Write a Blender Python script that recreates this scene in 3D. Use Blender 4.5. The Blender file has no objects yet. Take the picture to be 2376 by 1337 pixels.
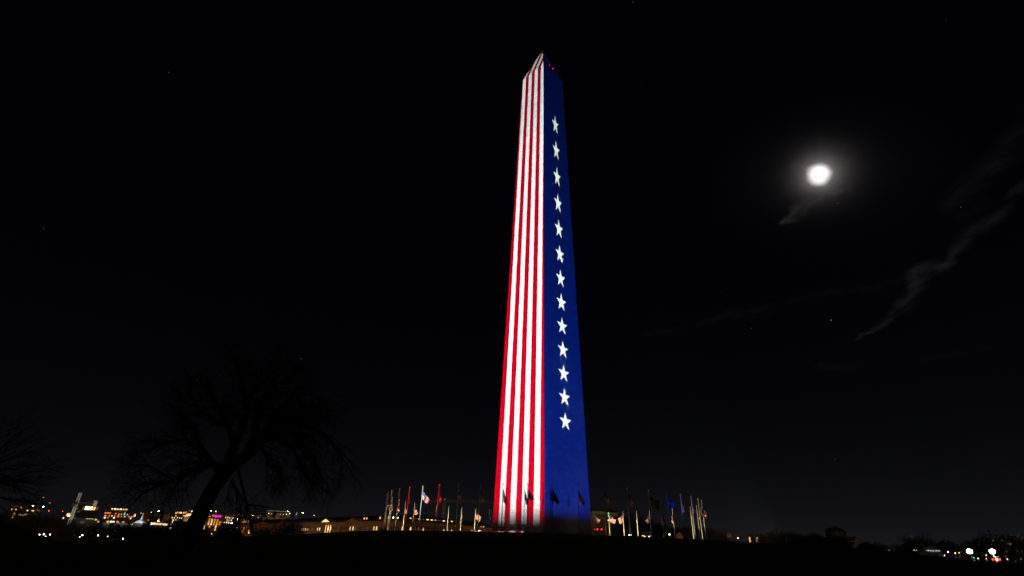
import bpy, bmesh, math, random
from mathutils import Vector, Matrix
random.seed(7)
S = bpy.context.scene
COL = S.collection
sin, cos, pi, rad = math.sin, math.cos, math.pi, math.radians

# ------------------------------------------------------------------ camera
PW, PH = 2376.0, 1337.0
F_, AZ, PT, RL = 1185.377, -0.06618, 0.47253, 0.0316316
CAMD, CAMZ = 134.6065, -2.97989
CP = Vector((0, -CAMD, CAMZ))
FW = Vector((sin(AZ)*cos(PT), cos(AZ)*cos(PT), sin(PT)))
R0 = Vector((cos(AZ), -sin(AZ), 0)); U0 = R0.cross(FW)
RT = cos(RL)*R0 + sin(RL)*U0
UP = -sin(RL)*R0 + cos(RL)*U0
cd = bpy.data.cameras.new('camera'); cam = bpy.data.objects.new('camera', cd); COL.objects.link(cam)
cd.sensor_width = 36; cd.lens = F_/PW*36; cd.clip_start = 0.1; cd.clip_end = 20000
cam.matrix_world = Matrix(((RT.x, UP.x, -FW.x, CP.x), (RT.y, UP.y, -FW.y, CP.y), (RT.z, UP.z, -FW.z, CP.z), (0, 0, 0, 1)))
S.camera = cam
S.render.resolution_x = 1024; S.render.resolution_y = 576
S.view_settings.view_transform = 'Standard'; S.view_settings.look = 'None'
S.view_settings.exposure = 0; S.view_settings.gamma = 1

def ray(px, py):
    d = FW + RT*((px-PW/2)/F_) + UP*((PH/2-py)/F_)
    return d.normalized()
def at(px, py, dist):
    d = ray(px, py); return CP + d*(dist/math.hypot(d.x, d.y))

# ------------------------------------------------------------------ node expressions
class X:
    def __init__(s, nt, sock): s.nt = nt; s.s = sock
    def _m(s, op, *a):
        n = s.nt.nodes.new('ShaderNodeMath'); n.operation = op
        for i, v in enumerate((s,)+a):
            if isinstance(v, X): s.nt.links.new(v.s, n.inputs[i])
            else: n.inputs[i].default_value = v
        return X(s.nt, n.outputs[0])
    def __add__(s, o): return s._m('ADD', o)
    def __sub__(s, o): return s._m('SUBTRACT', o)
    def __mul__(s, o): return s._m('MULTIPLY', o)
    def __truediv__(s, o): return s._m('DIVIDE', o)
    __radd__ = __add__; __rmul__ = __mul__
    def __rsub__(s, o): return (s*-1.0)+o
    def gt(s, o): return s._m('GREATER_THAN', o)
    def lt(s, o): return s._m('LESS_THAN', o)
    def abs(s): return s._m('ABSOLUTE')
    def max(s, o): return s._m('MAXIMUM', o)
    def min(s, o): return s._m('MINIMUM', o)
    def pow(s, o): return s._m('POWER', o)
    def floor(s): return s._m('FLOOR')
    def sm(s, a, b):           # smoothstep from a to b
        n = s.nt.nodes.new('ShaderNodeMapRange'); n.interpolation_type = 'SMOOTHSTEP'
        s.nt.links.new(s.s, n.inputs[0]); n.inputs[1].default_value = a; n.inputs[2].default_value = b
        n.inputs[3].default_value = 0; n.inputs[4].default_value = 1
        return X(s.nt, n.outputs[0])
def vdot(nt, vs, v):
    n = nt.nodes.new('ShaderNodeVectorMath'); n.operation = 'DOT_PRODUCT'
    nt.links.new(vs, n.inputs[0]); n.inputs[1].default_value = v
    return X(nt, n.outputs['Value'])
def comb(nt, r, g, b):
    n = nt.nodes.new('ShaderNodeCombineXYZ')
    for i, v in enumerate((r, g, b)):
        if isinstance(v, X): nt.links.new(v.s, n.inputs[i])
        else: n.inputs[i].default_value = v
    return n.outputs[0]

# ------------------------------------------------------------------ night sky (moon glow, thin cirrus, city glow at the horizon)
MD = ray(1902, 405)
w = bpy.data.worlds.new("World"); S.world = w; w.use_nodes = True
nt = w.node_tree; nt.nodes.clear()
out = nt.nodes.new('ShaderNodeOutputWorld'); bg = nt.nodes.new('ShaderNodeBackground')
nt.links.new(bg.outputs[0], out.inputs[0])
tc = nt.nodes.new('ShaderNodeTexCoord'); G = tc.outputs['Generated']
zz = vdot(nt, G, (0, 0, 1))
zp = zz.max(0.0)
h1 = (1.0-zp).pow(5.0)
side = vdot(nt, G, (sin(rad(38)), cos(rad(38)), 0)).max(0.0)
h2 = (1.0-zp).pow(14.0)
west = vdot(nt, G, (-sin(rad(40)), cos(rad(40)), 0)).max(0.0).pow(3.0)
moonc = vdot(nt, G, tuple(MD))                    # cosine of the angle to the moon
# sky coordinates on the plane tangent at the moon
MR = RT - MD*RT.dot(MD); MR.normalize(); MU = MD.cross(MR)*-1
if MU.dot(UP) < 0: MU = -MU
den = moonc.max(0.05)
su = vdot(nt, G, tuple(MR))/den; sv = vdot(nt, G, tuple(MU))/den
def skyuv(px, py):
    d = ray(px, py); k = d.dot(MD); return d.dot(MR)/k, d.dot(MU)/k
nz = nt.nodes.new('ShaderNodeTexNoise'); nz.inputs['Scale'].default_value = 38; nz.inputs['Detail'].default_value = 7; nz.inputs['Roughness'].default_value = .62
mp = nt.nodes.new('ShaderNodeMapping'); nt.links.new(comb(nt, su, sv, 0.0), mp.inputs[0]); mp.vector_type = 'TEXTURE'; mp.inputs['Rotation'].default_value = (0, 0, rad(38)); mp.inputs['Scale'].default_value = (2.6, .75, 1)
nt.links.new(mp.outputs[0], nz.inputs['Vector'])
NZ = X(nt, nz.outputs[0])
nz2 = nt.nodes.new('ShaderNodeTexNoise'); nz2.inputs['Scale'].default_value = 9; nz2.inputs['Detail'].default_value = 4
nt.links.new(comb(nt, su, sv, 0.0), nz2.inputs['Vector'])
wob = X(nt, nz2.outputs[0])-.5
nz3 = nt.nodes.new('ShaderNodeTexNoise'); nz3.inputs['Scale'].default_value = 30; nz3.inputs['Detail'].default_value = 6
nt.links.new(comb(nt, su, sv, 0.3), nz3.inputs['Vector'])
wob2 = X(nt, nz3.outputs[0])-.5
cu = su+wob*.03+wob2*.02; cv = sv-wob*.03-wob2*.026
def seg(p0, p1, w0, w1, k):
    (x0, y0), (x1, y1) = skyuv(*p0), skyuv(*p1)
    dx, dy = x1-x0, y1-y0; L2 = dx*dx+dy*dy
    t = ((cu-x0)*(dx/L2)+(cv-y0)*(dy/L2)).max(0.0).min(1.0)
    ex = cu-x0-t*dx; ey = cv-y0-t*dy
    d = (ex*ex+ey*ey).pow(.5)
    wd = t*((w1-w0)/F_)+w0/F_
    return (1.0-(d/wd)).max(0.0).pow(1.5)*k
cl = seg((1815, 517), (1860, 492), 9, 20, .9)
for s in (((1860, 492), (1915, 462), 19, 13, .8), ((1915, 458), (1955, 443), 12, 6, .7)):
    cl = cl.max(seg(*s))
lo = seg((1985, 790), (2095, 715), 5, 17, .26)
for s in (((2095, 715), (2135, 645), 22, 26, .34), ((2135, 645), (2205, 605), 24, 18, .36), ((2205, 605), (2245, 550), 15, 21, .30),
          ((2245, 550), (2320, 490), 22, 17, .28), ((2320, 490), (2420, 385), 15, 12, .2), ((2220, 480), (2290, 400), 34, 30, .10),
          ((2290, 400), (2400, 260), 28, 22, .11), ((1500, 780), (1800, 705), 14, 20, .07), ((1800, 705), (2080, 650), 18, 14, .05),
          ((1900, 850), (2000, 845), 12, 14, .06), ((2150, 840), (2300, 815), 14, 12, .05)):
    lo = lo.max(seg(*s))
cir = cl*NZ.sm(.22, .66)*.019+lo*NZ.sm(.26, .74)*.036
# moonlit veil: angular distance from the moon, stretched by the cirrus
rr = (su*su+sv*sv).pow(.5)
rr2 = ((su-sv*.35)*(su-sv*.35)*.55+(sv+su*.12)*(sv+su*.12)*1.15).pow(.5)
rw = (rr+wob2*.010+wob*.006).max(0.0)
glow = (rw*-88.0)._m('EXPONENT')*.75+(rr2*-27.0)._m('EXPONENT')*.010
core = 1.0-(rr+wob2*.010).sm(.003, .022)
wis = seg((1815, 432), (1885, 418), 6, 22, .18).max(seg((1920, 415), (1965, 380), 24, 6, .5))*NZ.sm(.25, .7)
front = moonc.gt(0.05)
mg = (glow+core*1.3+cir)*front
skr = h1*.0028+h2*.0030+(h2*side)*.0044+.0004+h2*west*.0010
skg = h1*.0029+h2*.0028+(h2*side)*.0044+.0004+h2*west*.0005
skb = h1*.0039+h2*.0029+(h2*side)*.0048+.0009+h2*west*.0004
nt.links.new(comb(nt, skr+mg, skg+mg*.90, skb+mg*.91), bg.inputs[0])
bg.inputs[1].default_value = 1.0

# moonlight
sd = bpy.data.lights.new('moonlight', 'SUN'); sd.energy = 0.04; sd.angle = rad(.6); sd.color = (.95, .95, 1)
so = bpy.data.objects.new('moonlight', sd); COL.objects.link(so); so.rotation_mode = 'QUATERNION'
so.rotation_quaternion = MD.to_track_quat('Z', 'Y')

# ------------------------------------------------------------------ helpers
MATS = {}
def mat(name, c=(.3, .3, .3), rough=.8, metal=0, emit=None, es=1.0, noise=0, nscale=3.0, bump=0.0, sample=False):
    if name in MATS: return MATS[name]
    m = bpy.data.materials.new(name); m.use_nodes = True; n = m.node_tree; p = n.nodes['Principled BSDF']
    p.inputs['Base Color'].default_value = (*c, 1); p.inputs['Roughness'].default_value = rough; p.inputs['Metallic'].default_value = metal
    if emit:
        p.inputs['Emission Color'].default_value = (*emit, 1); p.inputs['Emission Strength'].default_value = es
        if not sample: m.cycles.emission_sampling = 'NONE'
    if noise:
        t = n.nodes.new('ShaderNodeTexCoord'); q = n.nodes.new('ShaderNodeTexNoise'); q.inputs['Scale'].default_value = nscale; q.inputs['Detail'].default_value = 6
        n.links.new(t.outputs['Object'], q.inputs['Vector'])
        r = n.nodes.new('ShaderNodeValToRGB'); r.color_ramp.elements[0].position = .3; r.color_ramp.elements[1].position = .7
        r.color_ramp.elements[0].color = (*[v*(1-noise) for v in c], 1); r.color_ramp.elements[1].color = (*[min(1, v*(1+noise)) for v in c], 1)
        n.links.new(q.outputs[0], r.inputs[0]); n.links.new(r.outputs[0], p.inputs['Base Color'])
        if bump:
            b = n.nodes.new('ShaderNodeBump'); b.inputs['Strength'].default_value = bump
            n.links.new(q.outputs[0], b.inputs['Height']); n.links.new(b.outputs[0], p.inputs['Normal'])
    MATS[name] = m; return m
class MB:
    def __init__(s): s.v = []; s.f = []
    def box(s, a, b):
        x0, y0, z0 = a; x1, y1, z1 = b; k = len(s.v)
        s.v += [(x0, y0, z0), (x1, y0, z0), (x1, y1, z0), (x0, y1, z0), (x0, y0, z1), (x1, y0, z1), (x1, y1, z1), (x0, y1, z1)]
        s.f += [tuple(k+i for i in q) for q in ((0, 3, 2, 1), (4, 5, 6, 7), (0, 1, 5, 4), (1, 2, 6, 5), (2, 3, 7, 6), (3, 0, 4, 7))]
        return s
    def prism(s, poly, z0, z1, top=None, ztop=None):
        n = len(poly); k = len(s.v); top = top or poly
        s.v += [(p[0], p[1], z0) for p in poly]+[(p[0], p[1], z1) for p in top]
        s.f += [tuple(k+i for i in range(n))[::-1], tuple(k+n+i for i in range(n))]
        s.f += [(k+i, k+(i+1) % n, k+n+(i+1) % n, k+n+i) for i in range(n)]
        return s
    def tube(s, pts, rs, n=5, cap=True):
        k0 = len(s.v); up = Vector((0, 0, 1)); pts = [Vector(p) for p in pts]; N = len(pts)
        for i, p in enumerate(pts):
            t = (pts[min(i+1, N-1)]-pts[max(i-1, 0)])
            t = t.normalized() if t.length > 1e-9 else up
            a = t.cross(Vector((.31, .95, .02))); a.normalize(); b = t.cross(a)
            for j in range(n):
                an = 2*pi*j/n; s.v.append(tuple(p+(a*cos(an)+b*sin(an))*rs[i]))
        for i in range(N-1):
            for j in range(n):
                a0 = k0+i*n+j; a1 = k0+i*n+(j+1) % n
                s.f.append((a0, a1, a1+n, a0+n))
        if cap:
            s.f.append(tuple(range(k0, k0+n))[::-1]); s.f.append(tuple(range(k0+(N-1)*n, k0+N*n)))
        return s
    def ball(s, c, r, nu=10, nv=7, sz=1.0):
        k = len(s.v); c = Vector(c)
        s.v.append(tuple(c+Vector((0, 0, -r*sz))))
        for i in range(1, nv):
            ph = -pi/2+pi*i/nv
            for j in range(nu):
                a = 2*pi*j/nu; s.v.append((c.x+r*cos(ph)*cos(a), c.y+r*cos(ph)*sin(a), c.z+r*sin(ph)*sz))
        s.v.append(tuple(c+Vector((0, 0, r*sz)))); e = len(s.v)-1
        for j in range(nu):
            s.f.append((k, k+1+(j+1) % nu, k+1+j)); s.f.append((e, e-nu+j, e-nu+(j+1) % nu))
        for i in range(nv-2):
            for j in range(nu):
                a0 = k+1+i*nu+j; a1 = k+1+i*nu+(j+1) % nu; s.f.append((a0, a1, a1+nu, a0+nu))
        return s
    def build(s, name, m, parent=None, loc=None, smooth=False):
        me = bpy.data.meshes.new(name); me.from_pydata(s.v, [], s.f); me.materials.append(m)
        if smooth: me.shade_smooth()
        me.update()
        o = bpy.data.objects.new(name, me); COL.objects.link(o)
        if parent: o.parent = parent
        if loc is not None: o.location = loc
        return o
def tag(o, label=None, cat=None, group=None, kind=None):
    if label: o['label'] = label
    if cat: o['category'] = cat
    if group: o['group'] = group
    if kind: o['kind'] = kind
    return o
def empty(name, loc, rz=0, **k):
    o = bpy.data.objects.new(name, None); COL.objects.link(o); o.location = loc; o.rotation_euler = (0, 0, rz); o.empty_display_size = .2
    return tag(o, **k)
def inst(src, name, parent=None, loc=(0, 0, 0), rz=0, sc=1):
    c = src.copy(); c.name = name; COL.objects.link(c); c.parent = parent; c.location = loc; c.rotation_euler = (0, 0, rz)
    c.scale = (sc, sc, sc) if not isinstance(sc, tuple) else sc
    for k in ('label', 'category', 'group'):
        if k in c: del c[k]
    return c
ORD = ['first', 'second', 'third', 'fourth', 'fifth', 'sixth', 'seventh', 'eighth', 'ninth', 'tenth', 'eleventh', 'twelfth']

# ------------------------------------------------------------------ ground
PZ = -0.45
def sstep(t): t = max(0, min(1, t)); return t*t*(3-2*t)
def gh(x, y):
    r = math.hypot(x, y)+1e-6; s = x/r
    slope = .075-.006*0+(.024*(-s) if s < 0 else -.048*s)
    depth = 6+(2.5*(-s) if s < 0 else -1.2*s)
    h = PZ
    if r > 42: h = PZ-depth*(1-math.exp(-slope*(r-42)/depth)*1.0)
    h -= 4.0*(1-math.exp(-max(0, .85*x-.45*y-62)*.06/4.0))
    h -= 4.0*(1-math.exp(-max(0, x-46)*.055/4.0))
    if 38 < r <= 46: h -= .12*(1-abs(r-42)/4)*0
    # mound at the left edge of the view
    dx, dy = x+34.5, y+CAMD-24
    h += 3.55*math.exp(-((dx/9.5)**2+(dy/7.5)**2)**1.3)
    d = math.hypot(x, y+CAMD)
    h += .10*sin(x*.11+1.3)*sin(y*.09)*sstep((r-46)/30)
    return h
gm = MB(); NA = 220; rs = [0]
r_ = 1.5
while r_ < 1450: rs.append(r_); r_ *= 1.055
gm.v.append((0, -CAMD, gh(0, -CAMD)))
for r_ in rs[1:]:
    for j in range(NA):
        a = 2*pi*j/NA; x, y = r_*sin(a), r_*cos(a)-CAMD; gm.v.append((x, y, gh(x, y)))
for j in range(NA): gm.f.append((0, 1+(j+1) % NA, 1+j))
for i in range(len(rs)-2):
    for j in range(NA):
        a0 = 1+i*NA+j; a1 = 1+i*NA+(j+1) % NA; gm.f.append((a0, a1, a1+NA, a0+NA))
grass = mat('grass', (.030, .032, .018), .95, noise=.5, nscale=.35)
grass.node_tree.nodes['Principled BSDF'].inputs['Specular IOR Level'].default_value = 0
g = gm.build('ground', grass, smooth=True); tag(g, kind='structure')
# stone plaza round the monument
stone = mat('plaza_stone', (.16, .15, .14), .85, noise=.2, nscale=1.2)
n = 72; MB().prism([(35.6*cos(2*pi*i/n), 35.6*sin(2*pi*i/n)) for i in range(n)], PZ-.3, PZ+.02).build('plaza', stone)['kind'] = 'structure'
# faint curving footpath on the right of the slope
def hit(px, py):
    d = ray(px, py); t = 1.0
    while t < 400:
        p = CP+d*t
        if p.z < gh(p.x, p.y): return p
        t += .5
    return CP+d*400
pm = MB(); pts = [hit(*q) for q in ((1300, 1334), (1500, 1318), (1700, 1308), (1850, 1299), (1930, 1291), (1945, 1284), (1890, 1277))]
dense = []
for i in range(len(pts)-1):
    for k in range(8): dense.append(pts[i].lerp(pts[i+1], k/8))
dense.append(pts[-1])
for it in range(6): dense = [dense[0]]+[(dense[i-1]+dense[i]*2+dense[i+1])/4 for i in range(1, len(dense)-1)]+[dense[-1]]
for i, p in enumerate(dense):
    t = (dense[min(i+1, len(dense)-1)]-dense[max(i-1, 0)]); nrm = Vector((-t.y, t.x, 0)).normalized()*1.1
    for q in (p-nrm, p+nrm): pm.v.append((q.x, q.y, gh(q.x, q.y)+.05))
for i in range(len(dense)-1): pm.f.append((2*i, 2*i+1, 2*i+3, 2*i+2))
pf = pm.build('footpath', mat('path_concrete', (.028, .029, .02), .9, noise=.15, nscale=2), None); pf['kind'] = 'structure'; pf.data.materials[0].node_tree.nodes['Principled BSDF'].inputs['Specular IOR Level'].default_value = 0

# ------------------------------------------------------------------ the obelisk
YAW = 0.0453508; OZ = .3046
B0, B1, HS, HT = 8.4, 5.25, 152.4, 169.3
def face_uv(me, a):
    pass
def marble():
    m = bpy.data.materials.new('marble_blocks'); m.use_nodes = True; n = m.node_tree; p = n.nodes['Principled BSDF']
    uv = n.nodes.new('ShaderNodeUVMap'); uv.uv_map = 'blocks'
    b = n.nodes.new('ShaderNodeTexBrick'); n.links.new(uv.outputs[0], b.inputs['Vector'])
    b.inputs['Scale'].default_value = 1; b.inputs['Brick Width'].default_value = 1.35; b.inputs['Row Height'].default_value = .61
    b.inputs['Mortar Size'].default_value = .022; b.inputs['Mortar Smooth'].default_value = .3; b.inputs['Bias'].default_value = -.1
    b.inputs['Color1'].default_value = (.69, .68, .65, 1); b.inputs['Color2'].default_value = (.54, .53, .50, 1); b.inputs['Mortar'].default_value = (.36, .35, .33, 1)
    q = n.nodes.new('ShaderNodeTexNoise'); q.inputs['Scale'].default_value = .35; q.inputs['Detail'].default_value = 8; n.links.new(uv.outputs[0], q.inputs['Vector'])
    mpn = n.nodes.new('ShaderNodeMapping'); mpn.inputs['Scale'].default_value = (.25, 1.2, 1); n.links.new(uv.outputs[0], mpn.inputs[0])
    q2 = n.nodes.new('ShaderNodeTexNoise'); q2.inputs['Scale'].default_value = 1.1; q2.inputs['Detail'].default_value = 5; n.links.new(mpn.outputs[0], q2.inputs['Vector'])
    r = n.nodes.new('ShaderNodeMapRange'); n.links.new(q.outputs[0], r.inputs[0]); r.inputs[1].default_value = .3; r.inputs[2].default_value = .7; r.inputs[3].default_value = .93; r.inputs[4].default_value = 1.05
    r2 = n.nodes.new('ShaderNodeMapRange'); n.links.new(q2.outputs[0], r2.inputs[0]); r2.inputs[1].default_value = .3; r2.inputs[2].default_value = .7; r2.inputs[3].default_value = .9; r2.inputs[4].default_value = 1.06
    mm = n.nodes.new('ShaderNodeMath'); mm.operation = 'MULTIPLY'; n.links.new(r.outputs[0], mm.inputs[0]); n.links.new(r2.outputs[0], mm.inputs[1])
    mx = n.nodes.new('ShaderNodeVectorMath'); mx.operation = 'SCALE'; n.links.new(b.outputs[0], mx.inputs[0]); n.links.new(mm.outputs[0], mx.inputs['Scale'])
    n.links.new(mx.outputs[0], p.inputs['Base Color']); p.inputs['Roughness'].default_value = .9
    bp = n.nodes.new('ShaderNodeBump'); bp.inputs['Strength'].default_value = .35; bp.inputs['Distance'].default_value = .05
    inv = n.nodes.new('ShaderNodeMath'); inv.operation = 'SUBTRACT'; inv.inputs[0].default_value = 1; n.links.new(b.outputs['Fac'], inv.inputs[1])
    n.links.new(inv.outputs[0], bp.inputs['Height']); n.links.new(bp.outputs[0], p.inputs['Normal'])
    return m
MARB = marble()
def obelisk_part(name, hb, ht, z0, z1, parent, slots=None):
    bm = bmesh.new(); uvl = bm.loops.layers.uv.new('blocks')
    for k in range(4):
        a = YAW-pi/4+k*pi/2; nx, ny = sin(a), -cos(a); tx, ty = cos(a), sin(a)
        def P(s, t):      # s across in [-1,1], t up in [0,1]
            hw = hb+(ht-hb)*t; return (nx*hw+tx*hw*s, ny*hw+ty*hw*s, z0+(z1-z0)*t)
        rows = 24 if slots is None else 1
        for i in range(rows):
            t0, t1 = i/rows, (i+1)/rows
            cs = [(-1, t0), (1, t0), (1, t1), (-1, t1)]
            if ht < .01: cs = cs[:2]+[(0, 1)]
            fv = bm.faces.new([bm.verts.new(P(*c)) for c in cs])
            for l, c in zip(fv.loops, cs):
                hw = hb+(ht-hb)*c[1]; l[uvl].uv = (c[0]*hw+k*37.3, (z1-z0)*c[1]+z0)
    bmesh.ops.remove_doubles(bm, verts=bm.verts, dist=.0005)
    me = bpy.data.meshes.new(name); bm.to_mesh(me); bm.free(); me.materials.append(MARB)
    o = bpy.data.objects.new(name, me); COL.objects.link(o); o.parent = parent; return o
ob = empty('obelisk', (0, 0, OZ), label='giant marble obelisk showing red and white stripes and white stars on blue', cat='monument')
obelisk_part('shaft', B0, B1, -1.2, HS, ob)
obelisk_part('pyramidion', B1, 0.0001, HS, HT, ob, slots=1)
slot = mat('slot_dark', (.004, .004, .005), .9)
redl = mat('aviation_red', (.3, .01, .01), .4, emit=(1, .02, .06), es=5)
for k in range(4):
    a = YAW-pi/4+k*pi/2; nv = Vector((sin(a), -cos(a), 0)); tv = Vector((cos(a), sin(a), 0)); tl = B1/(HT-HS)
    def P(s, t, off):     # s in metres across, t metres above the pyramidion's foot
        return nv*(B1-tl*t+off)+tv*s+Vector((0, 0, HS+t))
    for s in (-1.15, 1.75):
        m = MB(); c = [P(s-.5, 1.75, .02), P(s+.5, 1.75, .02), P(s+.5, 2.35, .02), P(s-.5, 2.35, .02)]
        m.v = [tuple(q) for q in c]+[tuple(q-nv*.5) for q in c]
        m.f = [(0, 1, 2, 3), (7, 6, 5, 4), (0, 4, 5, 1), (1, 5, 6, 2), (2, 6, 7, 3), (3, 7, 4, 0)]
        m.build('window', slot, ob)
    for s, t, r in (((-.35, 4.9, .07), (1.5, 4.7, .12)) if k % 2 else ()):
        MB().ball(P(s, t, .15), r).build('aviation_light', redl, ob)
MB().prism([(.16*cos(i*pi/2), .16*sin(i*pi/2)) for i in range(4)], HT-.55, HT+.05, top=[(.01*cos(i*pi/2), .01*sin(i*pi/2)) for i in range(4)]).build('tip', mat('aluminium', (.7, .7, .72), .4, 1), ob)

# ------------------------------------------------------------------ the four projectors (patterns carried by the light itself)
def projector(name, faceang, pos, power, kind, rad_=.05):
    ld = bpy.data.lights.new(name, 'SPOT'); lo_ = bpy.data.objects.new(name, ld); COL.objects.link(lo_)
    nv = Vector((sin(faceang), -cos(faceang), 0)); tv = Vector((cos(faceang), sin(faceang), 0))
    L = Vector(pos); tgt = nv*7+Vector((0, 0, 74))
    q = (L-tgt).to_track_quat('Z', 'Y'); Rm = q.to_matrix(); lo_.location = L; lo_.rotation_mode = 'QUATERNION'; lo_.rotation_quaternion = q
    ld.energy = power; ld.shadow_soft_size = rad_; ld.spot_size = rad(72); ld.spot_blend = .02
    # plane of the leaning shaft face
    M = nv*B0+Vector((0, 0, OZ)); uz = (nv*B1+Vector((0, 0, HS+OZ))-M); n_ = tv.cross(uz).normalized()
    if n_.dot(nv) < 0: n_ = -n_
    LM = L-M; nd = n_.dot(-LM)
    def loc(v): return Rm.transposed() @ v
    sN = loc(n_*LM.dot(tv)+tv*nd); zN = loc(n_*L.z+Vector((0, 0, 1))*nd); dN = loc(n_)
    ld.use_nodes = True; t = ld.node_tree; t.nodes.clear()
    o = t.nodes.new('ShaderNodeOutputLight'); e = t.nodes.new('ShaderNodeEmission'); t.links.new(e.outputs[0], o.inputs[0])
    tcn = t.nodes.new('ShaderNodeTexCoord'); N = tcn.outputs['Normal']
    D = vdot(t, N, tuple(dN)); s = vdot(t, N, tuple(sN))/D; z = vdot(t, N, tuple(zN))/D - OZ
    hw = (B0-(B0-B1)/HS*z.min(HS))
    edge = hw.__sub__(s.abs()-.03).gt(0.0)
    tilt = t.nodes.new('ShaderNodeTexNoise'); t.links.new(comb(t, s*.9, z*.05, 0.0), tilt.inputs['Vector']); tilt.inputs['Scale'].default_value = .6
    if kind == 'stripes':
        kk = (s-.372+z*.0004)/(1.858-(z-13.0)*.00261)+3.5
        kk = kk.max(-.5).min(7.5)
        kq = (kk.floor()*.5); par = (kq-kq.floor()).gt(.25)      # 1 on one set of bands
        white = 1.0-par
        up = z.gt(121.5)
        fade = z.sm(1.2, 7.2)
        fade = fade+(z.gt(.10)*z.lt(.45))*s.lt(2.2)*.3  # low band added to the beam so that it lights the bench
        gain = (1.0+z*.0092)*(1.0-up*.03)
        r = (white*(1.0-up*.20))*gain+(1.0-white)*(.66+z*.0010); gcol = white*gain*1.04; bcol = white*1.03*gain+(1.0-white)*.017
    else:
        # star index along the height, then a five-pointed star in face coordinates
        Zs = [25.5, 31.5, 38.1, 44.6, 51.5, 58.6, 66.3, 74.6, 83.7, 93.1, 103.8, 114.9, 126.7]
        cf = polyfit(Zs, list(range(13)), 4)
        idx = z*cf[4]+cf[3]; idx = idx*z+cf[2]; idx = idx*z+cf[1]; idx = idx*z+cf[0]
        ii = (idx+.5).floor(); ly = (idx-ii)/.385
        qx = (s/hw-(z*.00032+.004))/.30
        rr_ = (qx*qx+ly*ly).pow(.5)
        ang = qx._m('ARCTAN2', ly)
        a2 = (ang/(2*pi/5)+.5); a2 = (a2-a2.floor()-.5)*(2*pi/5)
        pxn = a2._m('COSINE')*rr_; pyn = a2._m('SINE').abs()*rr_
        star = (pxn*.2245+pyn*.691).lt(.2245)*ii.gt(-.5)*ii.lt(12.5)
        fade = z.sm(2.6, 6.2); gain = 1.0+z*.0015
        star = star*(1.0+z*.0042)
        r = star*gain*.9; gcol = (star*1.05+(.0105-z*.00003))*gain; bcol = (star*.98+(1.0-star)*(.175-z*.0006).max(.06))*gain
    k = edge*fade*(z.lt(175.0))
    t.links.new(comb(t, r*k, gcol*k, bcol*k), e.inputs[0]); e.inputs[1].default_value = 1
    return lo_
def polyfit(xs, ys, deg):
    n = deg+1; m = sum(xs)/len(xs); A = [[0.0]*(n+1) for _ in range(n)]; sc = 100.0
    for x, y in zip(xs, ys):
        x /= sc
        for i in range(n):
            for j in range(n): A[i][j] += x**(i+j)
            A[i][n] += y*x**i
    for i in range(n):
        p = max(range(i, n), key=lambda k: abs(A[k][i])); A[i], A[p] = A[p], A[i]
        for k in range(n):
            if k != i:
                f = A[k][i]/A[i][i]; A[k] = [a-f*b for a, b in zip(A[k], A[i])]
    return [A[i][n]/A[i][i]/sc**i for i in range(n)]
def ppos(deg, r=141, z=-2.0): return (r*sin(rad(deg)), -r*cos(rad(deg)), z)
PE = 1.25e6
projector('stripe_projector', YAW-pi/4, ppos(-41.5), PE, 'stripes')
projector('star_projector', YAW+pi/4, ppos(47.5), PE, 'stars')
projector('stripe_projector', YAW+3*pi/4, ppos(138.5, 165), PE*1.4, 'stripes')
projector('star_projector', YAW-3*pi/4, ppos(-131), PE, 'stars')

# ------------------------------------------------------------------ flagpoles and flags
RR, PPH, HP = 36.93, -0.060733, 7.5
steel = mat('pole_paint', (.55, .55, .52), .35, noise=.08, nscale=2)
gold = mat('finial_gold', (.8, .6, .25), .3, 1)
cap_m = mat('truck_cap', (.6, .6, .6), .4, 1)
def flag_mat():
    m = bpy.data.materials.new('flag_cloth'); m.use_nodes = True; n = m.node_tree; p = n.nodes['Principled BSDF']
    uv = n.nodes.new('ShaderNodeUVMap'); uv.uv_map = 'flag'; u = vdot(n, uv.outputs[0], (1, 0, 0)); v = vdot(n, uv.outputs[0], (0, 1, 0))
    k = v*13.0; par = ((k.floor()*.5)-((k.floor()*.5).floor())).gt(.25)      # v from the top: 0 red, 1 white
    can = u.lt(.4)*v.lt(7/13)
    gx = u*(11/.4)*.5; gy = v*(13*9/7)*.5; dx = gx-gx.floor()-.5; dy = gy-gy.floor()-.5
    st = (dx*dx+dy*dy*1.0).lt(.035)
    ca = 1.0-can
    r = ca*(par*.22+.5)+can*(st*.6+.025)
    g_ = ca*(par*.68+.02)+can*(st*.6+.03)
    b = ca*(par*.66+.03)+can*(st*.6+.13)
    c = comb(n, r, g_, b); n.links.new(c, p.inputs['Base Color']); p.inputs['Roughness'].default_value = .8
    # thin cloth lets a little light through
    tr = n.nodes.new('ShaderNodeBsdfTranslucent'); n.links.new(c, tr.inputs[0]); mx = n.nodes.new('ShaderNodeMixShader'); mx.inputs[0].default_value = .22
    n.links.new(p.outputs[0], mx.inputs[1]); n.links.new(tr.outputs[0], mx.inputs[2]); n.links.new(mx.outputs[0], n.nodes['Material Output'].inputs[0])
    return m
FLM = flag_mat()
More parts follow.
